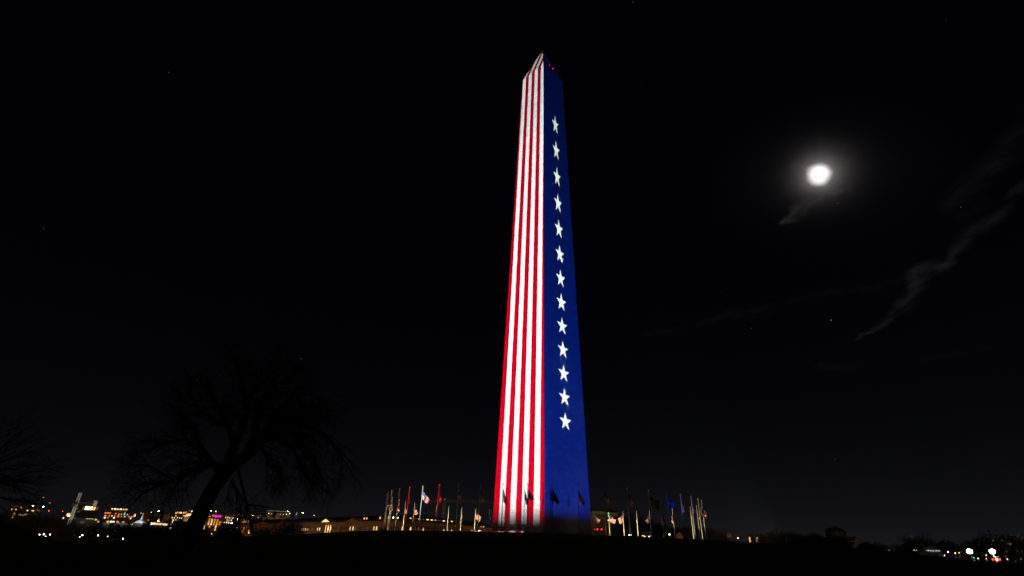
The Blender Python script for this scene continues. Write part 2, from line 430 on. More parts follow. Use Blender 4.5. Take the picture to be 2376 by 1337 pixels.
def make_flag(top, heading, at_, lt, ab, lb, rnd, H=1.5):
    """cloth hoisted at `top`; the top and bottom edges leave the hoist at the angles at_/ab below level."""
    NU, NV = 26, 14; bm = bmesh.new(); uvl = bm.loops.layers.uv.new('flag')
    hx = Vector((cos(heading), sin(heading), 0)); hn = Vector((-sin(heading), cos(heading), 0)); ph = rnd.random()*6
    V = []; sl = 2.4/max(.6, min(lt, lb))
    for j in range(NV+1):
        v = j/NV; a = rad(at_+(ab-at_)*v); L = lt+(lb-lt)*v; row = []
        amp = .10+.16*(1-L/2.4)
        for i in range(NU+1):
            u = i/NU; dd = u*L
            sag = .16*sin(u*pi)*(.4+.6*v)
            p = Vector((0, 0, -v*H))+hx*(cos(a)*dd)+Vector((0, 0, -sin(a)*dd-sag))
            p += hn*(amp*min(1, u*3)*sin(u*(6+3*sl)+ph+v*1.6)+.05*sin(v*9+u*4+ph*2)*u)
            p += hx*(.05*sin(v*11+ph)*u)
            row.append(bm.verts.new(p))
        V.append(row)
    for j in range(NV):
        for i in range(NU):
            f = bm.faces.new((V[j][i], V[j+1][i], V[j+1][i+1], V[j][i+1])); f.smooth = True
            for l, c in zip(f.loops, ((i, j), (i, j+1), (i+1, j+1), (i+1, j))): l[uvl].uv = (c[0]/NU, c[1]/NV)
    me = bpy.data.meshes.new('flag'); bm.to_mesh(me); bm.free(); me.materials.append(FLM)
    o = bpy.data.objects.new('flag', me); COL.objects.link(o); o.location = top
    md = o.modifiers.new('cloth', 'SOLIDIFY'); md.thickness = .006; md.offset = 0
    return o
pole0 = None
pm_ = MB().tube([(0, 0, 0), (0, 0, .25), (0, 0, 3), (0, 0, HP-.1)], [.09, .09, .08, .05], 10)
bs_ = MB().tube([(0, 0, 0), (0, 0, .06), (0, 0, .12)], [.2, .19, .1], 12)
fb_ = MB().ball((0, 0, HP+.08), .11)
tk_ = MB().tube([(0, 0, HP-.12), (0, 0, HP-.02)], [.07, .07], 8)
hl_ = MB().tube([(.09, .02, 1.2), (.09, .02, HP-.1)], [.007, .007], 4)
def flagpole(i, dth=0.0):
    global pole0
    a = PPH+rad(7.2*i)+dth; pos = (RR*sin(a), -RR*cos(a), PZ)
    if pole0 is None:
        r = empty('flagpole', pos)
        pp = [pm_.build('pole', steel, r, smooth=True), bs_.build('base_collar', steel, r), fb_.build('finial', gold, r, smooth=True), tk_.build('truck', cap_m, r), hl_.build('halyard', steel, r)]
        pole0 = (r, pp)
    else:
        r = empty('flagpole', pos)
        for c in pole0[1]: inst(c, c.name.split('.')[0], r)
    r.scale = (1, 1, (HP-PZ)/HP)
    r['category'] = 'flagpole'; r['group'] = 'flagpoles in the ring round the obelisk'
    return r, Vector(pos)
# ring index: (angle nudge deg, heading deg, top angle, top length, bottom angle, bottom length, look of flag)
R_ = 0  # heading 0 = towards the right of the picture
FL = {
 -9: (0, 20, 76, 1.9, 84, .8), -8: (0, -15, 78, 2.0, 86, .75), -7: (.5, 5, 80, 2.05, 86, .9), -6: (.5, 60, 78, 2.0, 84, .9),
 -5: (.4, 8, 48, 2.25, 38, 1.5), -4: (.3, 30, 72, 2.2, 80, 1.0), -3: (.15, 12, 62, 2.1, 60, 1.1), -2: (0, 10, 68, 2.2, 72, 1.1),
 -1: (-.3, 25, 70, 2.25, 74, 1.0), 0: (-.5, -5, 59, 2.25, 22, 1.0), 1: (-.8, 0, 60, 2.2, 45, 1.4), 2: (-.8, 5, 64, 2.25, 55, 1.1),
 3: (-.4, 0, 60, 2.2, 45, 1.25), 4: (-.25, 0, 58, 2.2, 52, 1.0), 5: (.15, -10, 33, 2.05, 38, 1.9), 6: (.3, -5, 40, 2.25, 18, 1.6),
 7: (.55, 30, 74, 2.3, 80, 1.0), 8: (.7, 40, 78, 2.1, 84, .9), 9: (.9, 10, 55, 2.1, 65, 1.5), 10: (.6, 5, 58, 2.1, 66, 1.4),
 13: (0, 20, 55, 1.9, 62, 1.0), 14: (0, -40, 76, 2.0, 84, .9), 15: (0, 70, 84, 2.1, 88, .8), 16: (0, 200, 74, 2.0, 82, 1.2),
 17: (0, 10, 70, 2.1, 80, 1.3), 18: (0, 185, 55, 2.2, 62, 1.2), 19: (0, 80, 82, 2.2, 88, .8), 20: (0, 185, 35, 1.7, 45, 1.5),
 21: (0, 0, 32, 2.2, 25, 1.7), 22: (0, 0, 38, 2.1, 30, 1.4),
 29: (0, 0, 66, 2.1, 72, 1.0), 30: (0, -5, 40, 2.2, 45, 1.8), 31: (0, 70, 84, 2.2, 88, .8), 32: (0, 75, 86, 2.1, 88, .7),
 33: (0, 15, 74, 2.1, 82, 1.0), 34: (0, 5, 62, 2.1, 70, 1.0), 35: (0, 0, 58, 2.1, 66, .9), 36: (0, 30, 78, 2.1, 84, .9),
 37: (0, 10, 74, 2.1, 80, .9), 38: (0, 40, 80, 2.0, 84, .8), 39: (0, 10, 72, 2.0, 78, 1.0), 40: (0, -20, 76, 2.0, 82, .9),
}
fobs = []
for i, (da, hd, a1, l1, a2, l2) in FL.items():
    rnd = random.Random(i*17+3)
    r, pos = flagpole(i if i > -20 else i, rad(da))
    top = pos+Vector((cos(rad(hd))*.1, sin(rad(hd))*.1, HP-PZ-.75))
    f = make_flag(top, rad(hd)+.03, a1, l1, a2, l2, rnd)
    f['category'] = 'flag'; f['group'] = 'flags on the ring of flagpoles'
    fobs.append((i, r, f))
HOW = {}
for i, (da, hd, a1, l1, a2, l2) in FL.items():
    left = 90 < hd < 270
    HOW[i] = ('hanging limp' if a1 >= 73 else 'drooping to the left' if left and a1 > 45 else 'blown out to the left' if left else 'drooping to the right' if a1 > 50 else 'spread out to the right')
def look(i):
    if i in (-6, -4): return 'red lit'
    if i == -5: return 'white lit'
    if i in (6, 7, 8): return 'blue lit'
    if i in (32, 33): return 'dim blue'
    if i in (19, 21): return 'reddish'
    if i == 20: return 'pale bluish'
    if -3 <= i <= 2: return 'black'
    if i in (5, 9, 10): return 'dark'
    return 'yellow lit'
def where(i):
    near = -9 <= i <= 10
    row = 'tall near row' if near else 'short far row'
    if near:
        if i <= -2: return f'{ORD[-2-i]} pole left of the obelisk in the {row}'
        if i <= 2: return ['leftmost', 'second from left', 'middle' if 0 else 'third from left', 'fourth from left'][{-1: 0, 0: 1, 1: 2, 2: 3}[i]]+' of the four poles before the obelisk'
        return f'{ORD[i-3]} pole right of the obelisk in the {row}'
    if i <= 22: return f'{ORD[22-i]} pole right of the obelisk in the {row}'
    return f'{ORD[i-29]} pole left of the obelisk in the {row}'
for i, r, f in fobs:
    wh = where(i)
    if 'before' in wh:
        r['label'] = f'{wh.replace(" of the four poles", " of four black flagpoles standing")}'
        f['label'] = f'flag {HOW[i]} on {wh}'.replace(' of the four poles before', ' of four poles before')
    else:
        r['label'] = f'{look(i)} flagpole, {wh}'
        f['label'] = f'flag {HOW[i]}, {wh}'.replace('in the tall near row', 'in near row').replace('in the short far row', 'in far row')
# ground floodlights inside the ring, aimed up and out at the flags
fl_b = MB().box((-.28, -.16, .12), (.28, .16, .52)); fl_s = MB().box((-.35, -.2, 0), (.35, .2, .1)).box((-.34, -.03, .1), (-.3, .03, .5)).box((.3, -.03, .1), (.34, .03, .5))
fl_l = MB().box((-.24, .16, .15), (.24, .175, .49)); dark = mat('fixture_black', (.03, .03, .03), .5)
lens_m = mat('floodlight_lens', (.5, .45, .3), .3, emit=(1, .62, .22), es=2)
flood = []
for k in range(9):
    a = rad(20+40*k); p = Vector((15*sin(a), -15*cos(a), PZ+.02))
    r = empty('floodlight', p, -a+pi*0 if 0 else math.atan2(-cos(a), sin(a))-pi/2, label='small black floodlight on the plaza aimed out at the flags', cat='floodlight', group='floodlights inside the ring of flags')
    fl_b.build('housing', dark, r); fl_s.build('bracket', dark, r); fl_l.build('lens', lens_m, r)
    ld = bpy.data.lights.new('flag_light', 'SPOT'); ld.energy = 16000 if k in (0, 8) else 62000; ld.color = (1, .78, .36); ld.spot_size = rad(50); ld.spot_blend = .3; ld.shadow_soft_size = .15
    lo_ = bpy.data.objects.new('flag_light', ld); COL.objects.link(lo_); lo_.location = p+Vector((sin(a)*.3, -cos(a)*.3, .45))
    d = Vector((sin(a)*cos(rad(23)), -cos(a)*cos(rad(23)), sin(rad(23)))); lo_.rotation_mode = 'QUATERNION'; lo_.rotation_quaternion = (-d).to_track_quat('Z', 'Y')

# ------------------------------------------------------------------ plaza benches and crowd barriers
bench_m = mat('bench_marble', (.32, .31, .29), .5, noise=.1, nscale=4)
def arc_bench(a0, a1, r0, label):
    m = MB(); n = 14; o = empty('bench', (r0*sin(rad((a0+a1)/2)), -r0*cos(rad((a0+a1)/2)), PZ+.02), label=label, cat='bench', group='curved marble benches round the plaza')
    c = Vector(o.location)
    def ring(ra, rb, z0, z1, b0=a0, b1=a1):
        q = MB()
        for i in range(n+1):
            a = rad(b0+(b1-b0)*i/n)
            for rr, zq in ((ra, z0), (rb, z0), (rb, z1), (ra, z1)): q.v.append((rr*sin(a)-c.x, -rr*cos(a)-c.y, zq))
        for i in range(n):
            for e in range(4): q.f.append((4*i+e, 4*i+(e+1) % 4, 4*i+4+(e+1) % 4, 4*i+4+e))
        q.f += [(3, 2, 1, 0), (4*n, 4*n+1, 4*n+2, 4*n+3)]
        return q
    ring(r0-.28, r0+.28, .34, .46).build('seat', bench_m, o)
    for t in (.06, .5, .94):
        b = a0+(a1-a0)*t; ring(r0-.2, r0+.2, 0, .339, b-.6, b+.6).build('support', bench_m, o)
arc_bench(-60, -21, 20.5, 'long curved marble bench catching striped light at the left foot of the obelisk')
arc_bench(-14, 4, 20.5, 'dark curved marble bench just right of the striped lit bench')
arc_bench(10, 32, 20.5, 'dark curved marble bench before the blue face of the obelisk')
bar_m = mat('barrier_steel', (.10, .10, .10), .5, .6)
def barrier_mesh():
    pts = [(-1.15, 0, .12), (-1.15, 0, .85), (-1.0, 0, 1.08), (1.0, 0, 1.08), (1.15, 0, .85), (1.15, 0, .12), (-1.15, 0, .12)]
    fr = MB().tube(pts, [.03]*7, 6, cap=False); bars = MB()
    for k in range(1, 16): bars.tube([(-1.15+k*.144, 0, .12), (-1.15+k*.144, 0, 1.07)], [.01, .01], 4)
    feet = MB().box((-1.02, -.35, 0), (-.94, .35, .05)).box((.94, -.35, 0), (1.02, .35, .05)).box((-.99, -.02, .05), (-.97, .02, .12)).box((.97, -.02, .05), (.99, .02, .12))
    return fr, bars, feet
fr, bars, feet = barrier_mesh(); proto = None
BX = [895+21.5*k for k in range(11)]
for k, bx in enumerate(BX):
    # stand along the plaza's far left rim
    d = ray(bx, 1230); L = 134.6-8; t = L/ (d.y); p = CP+d*t
    r = empty('crowd_barrier', (p.x, p.y, PZ+.02), 0, cat='barrier', group='crowd barriers along the rim of the plaza')
    r['label'] = ('leftmost steel crowd barrier in the row at the plaza rim' if k == 0 else 'rightmost steel crowd barrier in the row, beside the obelisk' if k == len(BX)-1 else f'steel crowd barrier with rounded corners, {ORD[k]} from the left of its row')
    if proto is None:
        proto = [fr.build('frame', bar_m, r), bars.build('bars', bar_m, r), feet.build('feet', bar_m, r)]
    else:
        for c in proto: inst(c, c.name.split('.')[0], r)
# shrub box at the left end of the barriers
def leafy(name, c, rx, ry, rz, nleaf, m, size=.18, seed=1):
    rnd = random.Random(seed); b = MB()
    for _ in range(nleaf):
        while True:
            q = Vector((rnd.uniform(-1, 1), rnd.uniform(-1, 1), rnd.uniform(0, 1)))
            if q.length < 1: break
        p = Vector((q.x*rx, q.y*ry, q.z*rz)); a = Vector((rnd.gauss(0, 1), rnd.gauss(0, 1), rnd.gauss(0, 1))).normalized()*size; bb = a.orthogonal().normalized()*size*.7
        k = len(b.v); b.v += [tuple(p-a), tuple(p+bb), tuple(p+a), tuple(p-bb)]; b.f.append((k, k+1, k+2, k+3))
    return b
leaf = mat('leaf_dark', (.03, .045, .02), .8, noise=.4, nscale=3)
p = at(889, 1236, 132); sh = empty('shrub', (p.x, p.y, PZ), label='low dark shrub at the left end of the crowd barriers', cat='shrub')
leafy('f', None, .9, .9, 1.2, 900, leaf, .09).build('foliage', leaf, sh)
MB().tube([(0, 0, 0), (0, 0, .7)], [.06, .03], 6).build('stem', mat('bark', (.05, .04, .03), .95, noise=.4, nscale=8, bump=.4), sh)

# ------------------------------------------------------------------ bare trees
bark = mat('bark', (.05, .04, .03), .95)
def sprig(mb, p, d, L, r, depth, rnd, droop, kids=(3, 4), wig=.35, spread=.7):
    n = 4; pts = [p]; rs_ = [r]; dv = d.copy(); q = p
    for i in range(n):
        dv = (dv+Vector((rnd.gauss(0, wig), rnd.gauss(0, wig), rnd.gauss(0, wig)-droop))*.35).normalized()
        q = q+dv*(L/n); pts.append(q); rs_.append(r*(1-(i+1)/n*.6))
    mb.tube(pts, rs_, 4 if depth > 1 else 3, cap=False)
    if depth <= 0: return
    for k in range(rnd.randint(*kids)):
        t = rnd.uniform(.25, 1); f = t*n; i = min(n-1, int(f)); b = pts[i].lerp(pts[i+1], f-i)
        ax = dv.orthogonal().normalized(); ax.rotate(Matrix.Rotation(rnd.uniform(0, 2*pi), 3, dv))
        nd = (dv*(1-spread*.5)+ax*spread*rnd.uniform(.6, 1.2)).normalized()
        sprig(mb, b, nd, L*rnd.uniform(.5, .78), r*.5, depth-1, rnd, droop, kids, wig, spread)
# the big leaning tree: limbs follow the photograph, spread in depth at their own distance
Z8 = lambda x, y: (x/2.64, 780+y/2.64)
TD = 32.0
def tp(zx, zy, off=0.0): return at(*Z8(zx, zy), TD+off)
rnd = random.Random(11)
big = empty('bare_tree', at(*Z8(1110, 1360), TD), label='big leaning bare tree with drooping twigs on the grass, propped by a pole', cat='tree')
bo = Vector(big.location)
def local(l): return [p-bo for p in l]
pxm = TD*.89/F_/2.64*1.12       # metres per zoom pixel at the tree
trunk = MB(); tpts = [(1085, 1420, 0), (1130, 1300, 0), (1165, 1215, 0), (1222, 1105, 0), (1290, 960, 0), (1335, 890, 0), (1390, 820, 0), (1440, 770, 0)]
trunk.tube(local([tp(*q) for q in tpts]), [x*pxm*.9 for x in (66, 54, 46, 43, 39, 40, 37, 30)], 14)
trunk.build('trunk', bark, big, smooth=True)
limbs = [
 ([(1360, 850, 0), (1330, 800, -.2), (1270, 788, -.5), (1200, 812, -.8), (1130, 845, -1), (1085, 868, -1.2)], 19, 15),
 ([(1060, 880, -1.2), (1000, 905, -1.4), (930, 935, -1.6), (850, 962, -1.9)], 6, 2),
 ([(1050, 870, -1.2), (1000, 850, -1), (930, 800, -.7), (880, 790, -.5)], 5, 2),
 ([(1370, 840, 0), (1420, 720, .4), (1470, 600, .8), (1495, 470, 1.1), (1500, 350, 1.3), (1480, 240, 1.5), (1440, 130, 1.6)], 22, 4),
 ([(1420, 800, 0), (1540, 700, -.4), (1640, 590, -.8), (1700, 500, -1.0), (1742, 418, -1.2)], 25, 13),
 ([(1510, 720, -.2), (1560, 600, .3), (1590, 500, .6), (1600, 405, .8)], 19, 12),
 ([(1610, 620, -.6), (1720, 550, -.4), (1850, 540, 0), (1980, 590, .4), (2080, 690, .8), (2110, 770, 1)], 13, 3),
 ([(1560, 660, -.6), (1680, 620, -1), (1780, 670, -1.3), (1840, 780, -1.5), (1890, 890, -1.6)], 11, 3),
 ([(1640, 580, -.8), (1760, 480, -1.2), (1880, 430, -1.5), (2000, 440, -1.7)], 9, 3),
 ([(1340, 830, 0), (1240, 690, .8), (1185, 570, 1.4), (1110, 480, 1.8), (1020, 410, 2.2)], 13, 3),
 ([(1440, 700, .4), (1405, 560, .9), (1340, 420, 1.4), (1240, 310, 1.8), (1170, 270, 2)], 13, 3),
 ([(1495, 450, 1.1), (1560, 330, .8), (1650, 240, .4), (1720, 190, .2)], 9, 3),
 ([(1230, 790, -.6), (1225, 700, -.8), (1120, 640, -1.2), (1000, 660, -1.5), (910, 700, -1.8)], 9, 3),
 ([(1600, 405, .8), (1640, 340, 1.2), (1720, 290, 1.6), (1800, 260, 1.9)], 6, 2),
 ([(1740, 430, -1.2), (1800, 360, -1.5), (1860, 320, -1.8)], 5, 2),
 ([(1590, 660, -.5), (1640, 740, -.8), (1630, 790, -1), (1700, 800, -1.2)], 8, 3),
 ([(1420, 880, 0), (1440, 960, -.3), (1520, 1030, -.6), (1640, 1055, -.8)], 6, 2),
 ([(1395, 560, .8), (1300, 500, .2), (1190, 430, -.4), (1100, 400, -.8)], 8, 2),
 ([(1700, 540, -.4), (1800, 600, -.1), (1870, 700, .1), (1950, 800, .3), (1990, 900, .4)], 8, 2),
]
crown = MB()
for ps, w0, w1 in limbs:
    P = local([tp(*q) for q in ps]); n = len(P)
    P = [P[0]]+[P[i]+Vector((rnd.gauss(0, .05), rnd.gauss(0, .1), rnd.gauss(0, .05))) for i in range(1, n)]
    rsx = [(w0+(w1-w0)*i/(n-1))*pxm*1.25 for i in range(n)]
    crown.tube(P, rsx, 8)
    tot = sum((P[i+1]-P[i]).length for i in range(n-1)); cnt = int(tot*(4.6 if w0 < 12 else 2.8))+4
    for k in range(cnt):
        f = (k+rnd.random())/cnt; f = .18+.82*f if w0 > 12 else f
        f = f*(n-1); i = min(n-2, int(f)); b = P[i].lerp(P[i+1], f-i); dv = (P[i+1]-P[i]).normalized()
        out_ = b-local([tp(1450, 760)])[0]; out_.normalize()
        ax = Vector((rnd.gauss(0, 1), rnd.gauss(0, 1), rnd.gauss(0, 1))).normalized()
        right = max(0, min(1, (b.x-local([tp(1600, 600)])[0].x)/2.5))
        nd = (dv*.5+out_*.75+ax*.75).normalized()
        lft = max(0, min(1, (local([tp(1230, 760)])[0].x-b.x)/2.5))
        sprig(crown, b, nd, rnd.uniform(.9, 1.7)*(1-.15*right-.5*lft), min(rsx[i]*.45, .035), 3, rnd, .10+.75*right, (3, 4), .4, .8)
crown.build('crown', bark, big)
pb = tp(1604, 1360, -.4); pt = tp(1462, 822, -.4)
prop = MB().tube([Vector((0, 0, 0))-Vector((0, 0, .3)), pt-pb], [.075, .06], 8).build('prop_pole', bark, None, loc=pb); tag(prop, 'slanting wooden pole propping the big leaning bare tree', 'prop')
# left tree: its trunk stands outside the picture, the twigs reach in
lt = empty('bare_tree', at(-150, 1262, 27), label='bare tree at the left edge whose fine twigs reach into the picture', cat='tree'); lb = Vector(lt.location)
MB().tube([Vector((0, 0, -.3)), at(-140, 1180, 27)-lb, at(-120, 1120, 27)-lb], [.3, .22, .15], 10).build('trunk', bark, lt)
lc = MB()
for k, (ex, ey, of) in enumerate([(60, 1010, 0), (95, 1050, 1), (105, 1095, -1), (90, 1140, .6), (60, 1165, -.6), (20, 1000, 1.5), (80, 1075, -1.8), (40, 1120, 1.8), (100, 1120, .3)]):
    st = at(-110, 1150-k*3, 27)-lb; en = at(ex-25, ey, 27+of)-lb; mid = st.lerp(en, .5)+Vector((0, 0, .35 if k % 2 else .1))
    P = [st, st.lerp(mid, .5), mid, mid.lerp(en, .5), en]; lc.tube(P, [.05, .04, .03, .018, .01], 5)
    for j in range(9):
        f = .25+.75*(j+rnd.random())/9; f *= 4; i = min(3, int(f)); b = P[i].lerp(P[i+1], f-i); dv = (P[i+1]-P[i]).normalized()
        sprig(lc, b, (dv*1.1+Vector((rnd.gauss(0, .3), rnd.gauss(0, .5), rnd.gauss(0, .35)))).normalized(), rnd.uniform(.6, 1.1), .014, 2, rnd, -.02, (3, 4), .25, .5)
lc.build('crown', bark, lt)

# three kinds of background tree, copied
def bg_tree(seed, H, droop=.05, dens=1.0):
    rnd = random.Random(seed); t = MB(); c = MB()
    top = Vector((rnd.gauss(0, .3), rnd.gauss(0, .3), H*.5)); t.tube([(0, 0, 0), (rnd.gauss(0, .1), 0, H*.2), top], [H*.028, H*.022, H*.012], 7)
    for k in range(int(28*dens)):
        f = rnd.uniform(.35, 1); b = Vector((0, 0, H*.5*f)); a = rnd.uniform(0, 2*pi); e = rnd.uniform(.15, 1.4)
        sprig(c, b, Vector((cos(a)*cos(e), sin(a)*cos(e), sin(e))), H*rnd.uniform(.26, .38), H*.018, 4, rnd, droop, (3, 4), .35, .8)
    return t, c
BT = [bg_tree(s, 10, d) for s, d in ((1, .02), (2, .12), (3, .0))]
def dense_tree(seed, H=10):
    rnd = random.Random(seed); t = MB().tube([(0, 0, 0), (0, 0, H*.3), (rnd.gauss(0, .2), 0, H*.6)], [H*.03, H*.024, H*.012], 7); c = MB()
    lobes = [(Vector((rnd.gauss(0, H*.15), rnd.gauss(0, H*.15), H*rnd.uniform(.38, .72))), H*rnd.uniform(.17, .27)) for _ in range(11)]
    for o, r in lobes:
        c.tube([(0, 0, H*.3), tuple(o)], [H*.012, H*.004], 4)
        for _ in range(520):
            v = Vector((rnd.gauss(0, 1), rnd.gauss(0, 1), rnd.gauss(0, 1))).normalized(); p = o+v*r*rnd.uniform(.35, 1.0)**.6*(1+.22*rnd.random()**3)
            a = Vector((rnd.gauss(0, 1), rnd.gauss(0, 1), rnd.gauss(0, 1))).normalized()*H*.017; b_ = a.orthogonal().normalized()*H*.011
            k = len(c.v); c.v += [tuple(p-a), tuple(p+b_), tuple(p+a), tuple(p-b_)]; c.f.append((k, k+1, k+2, k+3))
    return t, c
BT += [dense_tree(s_) for s_ in (21, 22, 23)]
BTm = None
def zf_dense(l): return any(q in l for q in ('tree line', 'dome', 'gabled', 'dip at', 'blazing', 'right edge', 'museum'))
def place_tree(px, py, dist, H, label, k=None, zb=None, group='bare trees beyond the slope'):
    """py = the picture height of the crown's top."""
    global BTm
    if BTm is None:
        BTm = []
        for t, c in BT:
            me1 = bpy.data.meshes.new('trunk'); me1.from_pydata(t.v, [], t.f); me1.materials.append(bark)
            me2 = bpy.data.meshes.new('crown'); me2.from_pydata(c.v, [], c.f); me2.materials.append(bark); BTm.append((me1, me2))
    top = at(px, py, dist); dn = zf_dense(label); k = rnd.randint(3, 5) if dn else rnd.randint(0, 2)
    r = empty('broad_tree' if dn else 'bare_tree', (top.x, top.y, top.z-H*(.9 if dn else .84)), rnd.uniform(0, 6), label=label.replace('bare tree', 'dark dense tree') if dn else label, cat='tree', group='dense trees along the right horizon' if dn else group)
    for nm, me in zip(('trunk', 'crown'), BTm[k]):
        o = bpy.data.objects.new(nm, me); COL.objects.link(o); o.parent = r; o.scale = (H/10*1.15, H/10*1.15, H/10)
    return r

# ------------------------------------------------------------------ buildings
z1 = lambda x, y: (x/5.6425, 1100+y/5.6425)
z2 = lambda x, y: (380+x/5.6425, 1100+y/5.6425)
z3 = lambda x, y: (760+x/5.6425, 1100+y/5.6425)
z5 = lambda x, y: (1360+x/5.6425, 1100+y/5.6425)
z6 = lambda x, y: (1700+x/5.6425, 1100+y/5.6425)
z7 = lambda x, y: (2060+x/7.149, 1150+y/7.149)
WARM = mat('window_warm', (.1, .08, .05), .4, emit=(1, .50, .16), es=1.3)
ORG = mat('window_orange', (.1, .06, .03), .4, emit=(1, .30, .06), es=.9)
PALE = mat('window_pale', (.1, .1, .08), .4, emit=(1, .66, .32), es=1.5)
BRT = mat('window_bright', (.1, .1, .08), .4, emit=(1, .80, .5), es=2.6)
WHT = mat('window_white', (.1, .1, .1), .4, emit=(.9, .95, 1), es=2.2)
DIM = mat('window_dim', (.05, .04, .03), .4, emit=(1, .5, .18), es=.10)
TEAL = mat('window_teal', (.05, .1, .1), .4, emit=(.05, .7, .9), es=1.4)
PINK = mat('sign_magenta', (.2, .02, .2), .4, emit=(.95, .03, .75), es=1.6)
DRK = mat('window_dark', (.01, .01, .012), .2)
conc = mat('wall_concrete', (.13, .12, .11), .9, noise=.12, nscale=.2)
brick = mat('wall_brown', (.30, .18, .11), .9, noise=.2, nscale=.3)
stonew = mat('wall_limestone', (.40, .29, .22), .9, noise=.12, nscale=.25)
darkw = mat('wall_dark', (.07, .065, .06), .9, noise=.2, nscale=.3)
roofm = mat('roof_slate', (.03, .03, .032), .8, noise=.3, nscale=.5)
glassd = mat('wall_bronze', (.06, .05, .07), .5, noise=.2, nscale=.6)
WINM = {}
def lamp_light(p, power, col, r=.3):
    ld = bpy.data.lights.new('lamp_light', 'POINT'); ld.energy = power*.5 if power > 650 else power; ld.color = col; ld.shadow_soft_size = r
    o = bpy.data.objects.new('lamp_light', ld); COL.objects.link(o); o.location = p; return o
class Bld:
    def __init__(s, name, cat, label, x0, x1, ytop, dist, depth, wall, ybot=None, yaw=0, floor=None, group=None, roof=None):
        xm = (x0+x1)/2; c = at(xm, ytop, dist); d = Vector((c.x-CP.x, c.y-CP.y, 0)).normalized()
        s.n = Vector((d.x*cos(yaw)-d.y*sin(yaw), d.x*sin(yaw)+d.y*cos(yaw), 0))      # pointing away from the camera
        s.t = Vector((s.n.y, -s.n.x, 0)); s.c = c
        fl = -9.0 if c.x < 0 else -6.0
        s.fl = fl if floor is None else floor
        s.root = empty(name, (c.x, c.y, s.fl), math.atan2(s.t.y, s.t.x), label=label, cat=cat, group=group)
        s.zt = c.z-s.fl
        a = s.loc(x0, ytop)[0]; b = s.loc(x1, ytop)[0]; s.a, s.b = a, b; s.depth = depth; s.wall = wall
        z0 = 0 if ybot is None else s.loc(xm, ybot)[1]; s.z0 = z0
        MB().box((a, 0, z0), (b, depth, s.zt)).build('wall', wall, s.root)
        if roof is not False: MB().box((a-.4, -.4, s.zt), (b+.4, depth+.4, s.zt+.5)).build('roof', roof or roofm, s.root)
    def loc(s, px, py, off=0.0):
        d = ray(px, py); q = s.c+s.n*off; t = (q-CP).dot(s.n)/d.dot(s.n); p = CP+d*t-s.c
        return p.dot(s.t), p.z+s.c.z-s.fl
    def box(s, name, x0, y0, x1, y1, y_0, y_1, m):
        a, z1_ = s.loc(x0, y0); b, z0_ = s.loc(x1, y1)
        if a > b: a, b = b, a
        if z0_ > z1_: z0_, z1_ = z1_, z0_
        return MB().box((a, y_0, z0_), (b, y_1, z1_)).build(name, m, s.root)
    def win(s, px, py, m, w=1.5, h=1.9, arch=False, name='window', off=0.0):
        w, h = round(w*.42, 3), round(h*.5, 3)
        key = (w, h, arch, m.name, name)
        if key not in WINM:
            q = MB()
            if arch:
                P = [(-w/2, -h/2), (w/2, -h/2)]+[(w/2*cos(i*pi/6), h/2-w/2+w/2*sin(i*pi/6)) for i in range(7)]
                n = len(P); q.v = [(x, -.12, z) for x, z in P]+[(x, .3, z) for x, z in P]
                q.f = [tuple(range(n)), tuple(range(2*n-1, n-1, -1))]+[(i, n+i, n+(i+1) % n, (i+1) % n) for i in range(n)]
            else: q.box((-w/2, -.12, -h/2), (w/2, .3, h/2))
            me = bpy.data.meshes.new(name); me.from_pydata(q.v, [], q.f); me.materials.append(m); WINM[key] = me
        x, z = s.loc(px, py, off); o = bpy.data.objects.new(name, WINM[key]); COL.objects.link(o); o.parent = s.root; o.location = (x, off, z); return o
    def row(s, zf, pts, m, w=1.5, h=1.9, **k):
        for q in pts:
            mm = q[2] if len(q) > 2 else m; s.win(*zf(q[0], q[1]), mm, w, h, **k)
    def line(s, zf, p0, p1, n, m, w=1.4, h=1.8, alt=None, prob=0, seed=0, **k):
        r = random.Random(seed)
        for i in range(n):
            t = i/(max(1, n-1)); mm = alt if alt and r.random() < prob else m
            if mm is not None: s.win(*zf(p0[0]+(p1[0]-p0[0])*t, p0[1]+(p1[1]-p0[1])*t), mm, w, h, **k)
def roofprism(b, name, pts_front, y0, y1, m):
    """pts_front: pixel outline on the facade plane, extruded from y0 to y1"""
    P = [b.loc(*q) for q in pts_front]; n = len(P); q = MB()
    q.v = [(x, y0, z) for x, z in P]+[(x, y1, z) for x, z in P]
    q.f = [tuple(range(n)), tuple(range(2*n-1, n-1, -1))]+[(i, n+i, n+(i+1) % n, (i+1) % n) for i in range(n)]
    return q.build(name, m, b.root)
B = Bld('office_building', 'building', 'brown office block with scattered white windows at the far left of the skyline', *z1(150, 0)[:1], z1(540, 0)[0], z1(0, 448)[1], 430, 30, brick)
B.row(z1, [(155, 462, PALE), (208, 465, PALE), (360, 478, WHT), (397, 478), (437, 483, PALE), (245, 528, WARM), (275, 533, WHT), (298, 536, WHT), (325, 533, WHT), (343, 530, PALE), (373, 537, PALE), (176, 546), (190, 516), (165, 572), (420, 480), (207, 612, TEAL)], PALE, 1.3, 1.1)
B.box('parapet_light', *z1(155, 422), *z1(240, 430), -.6, -.2, mat('parapet_green', (.1, .15, .1), .4, emit=(.35, .6, .4), es=.22))
B = Bld('arched_building', 'building', 'dark building with five tall glowing arched windows below its rounded roof', z1(1020, 0)[0], z1(1295, 0)[0], z1(0, 470)[1], 420, 35, darkw, roof=False)
roofprism(B, 'roof', [z1(1020, 469), z1(1295, 469), z1(1292, 430), z1(1260, 398), z1(1180, 385), z1(1100, 392), z1(1050, 420)], .2, 34, darkw)
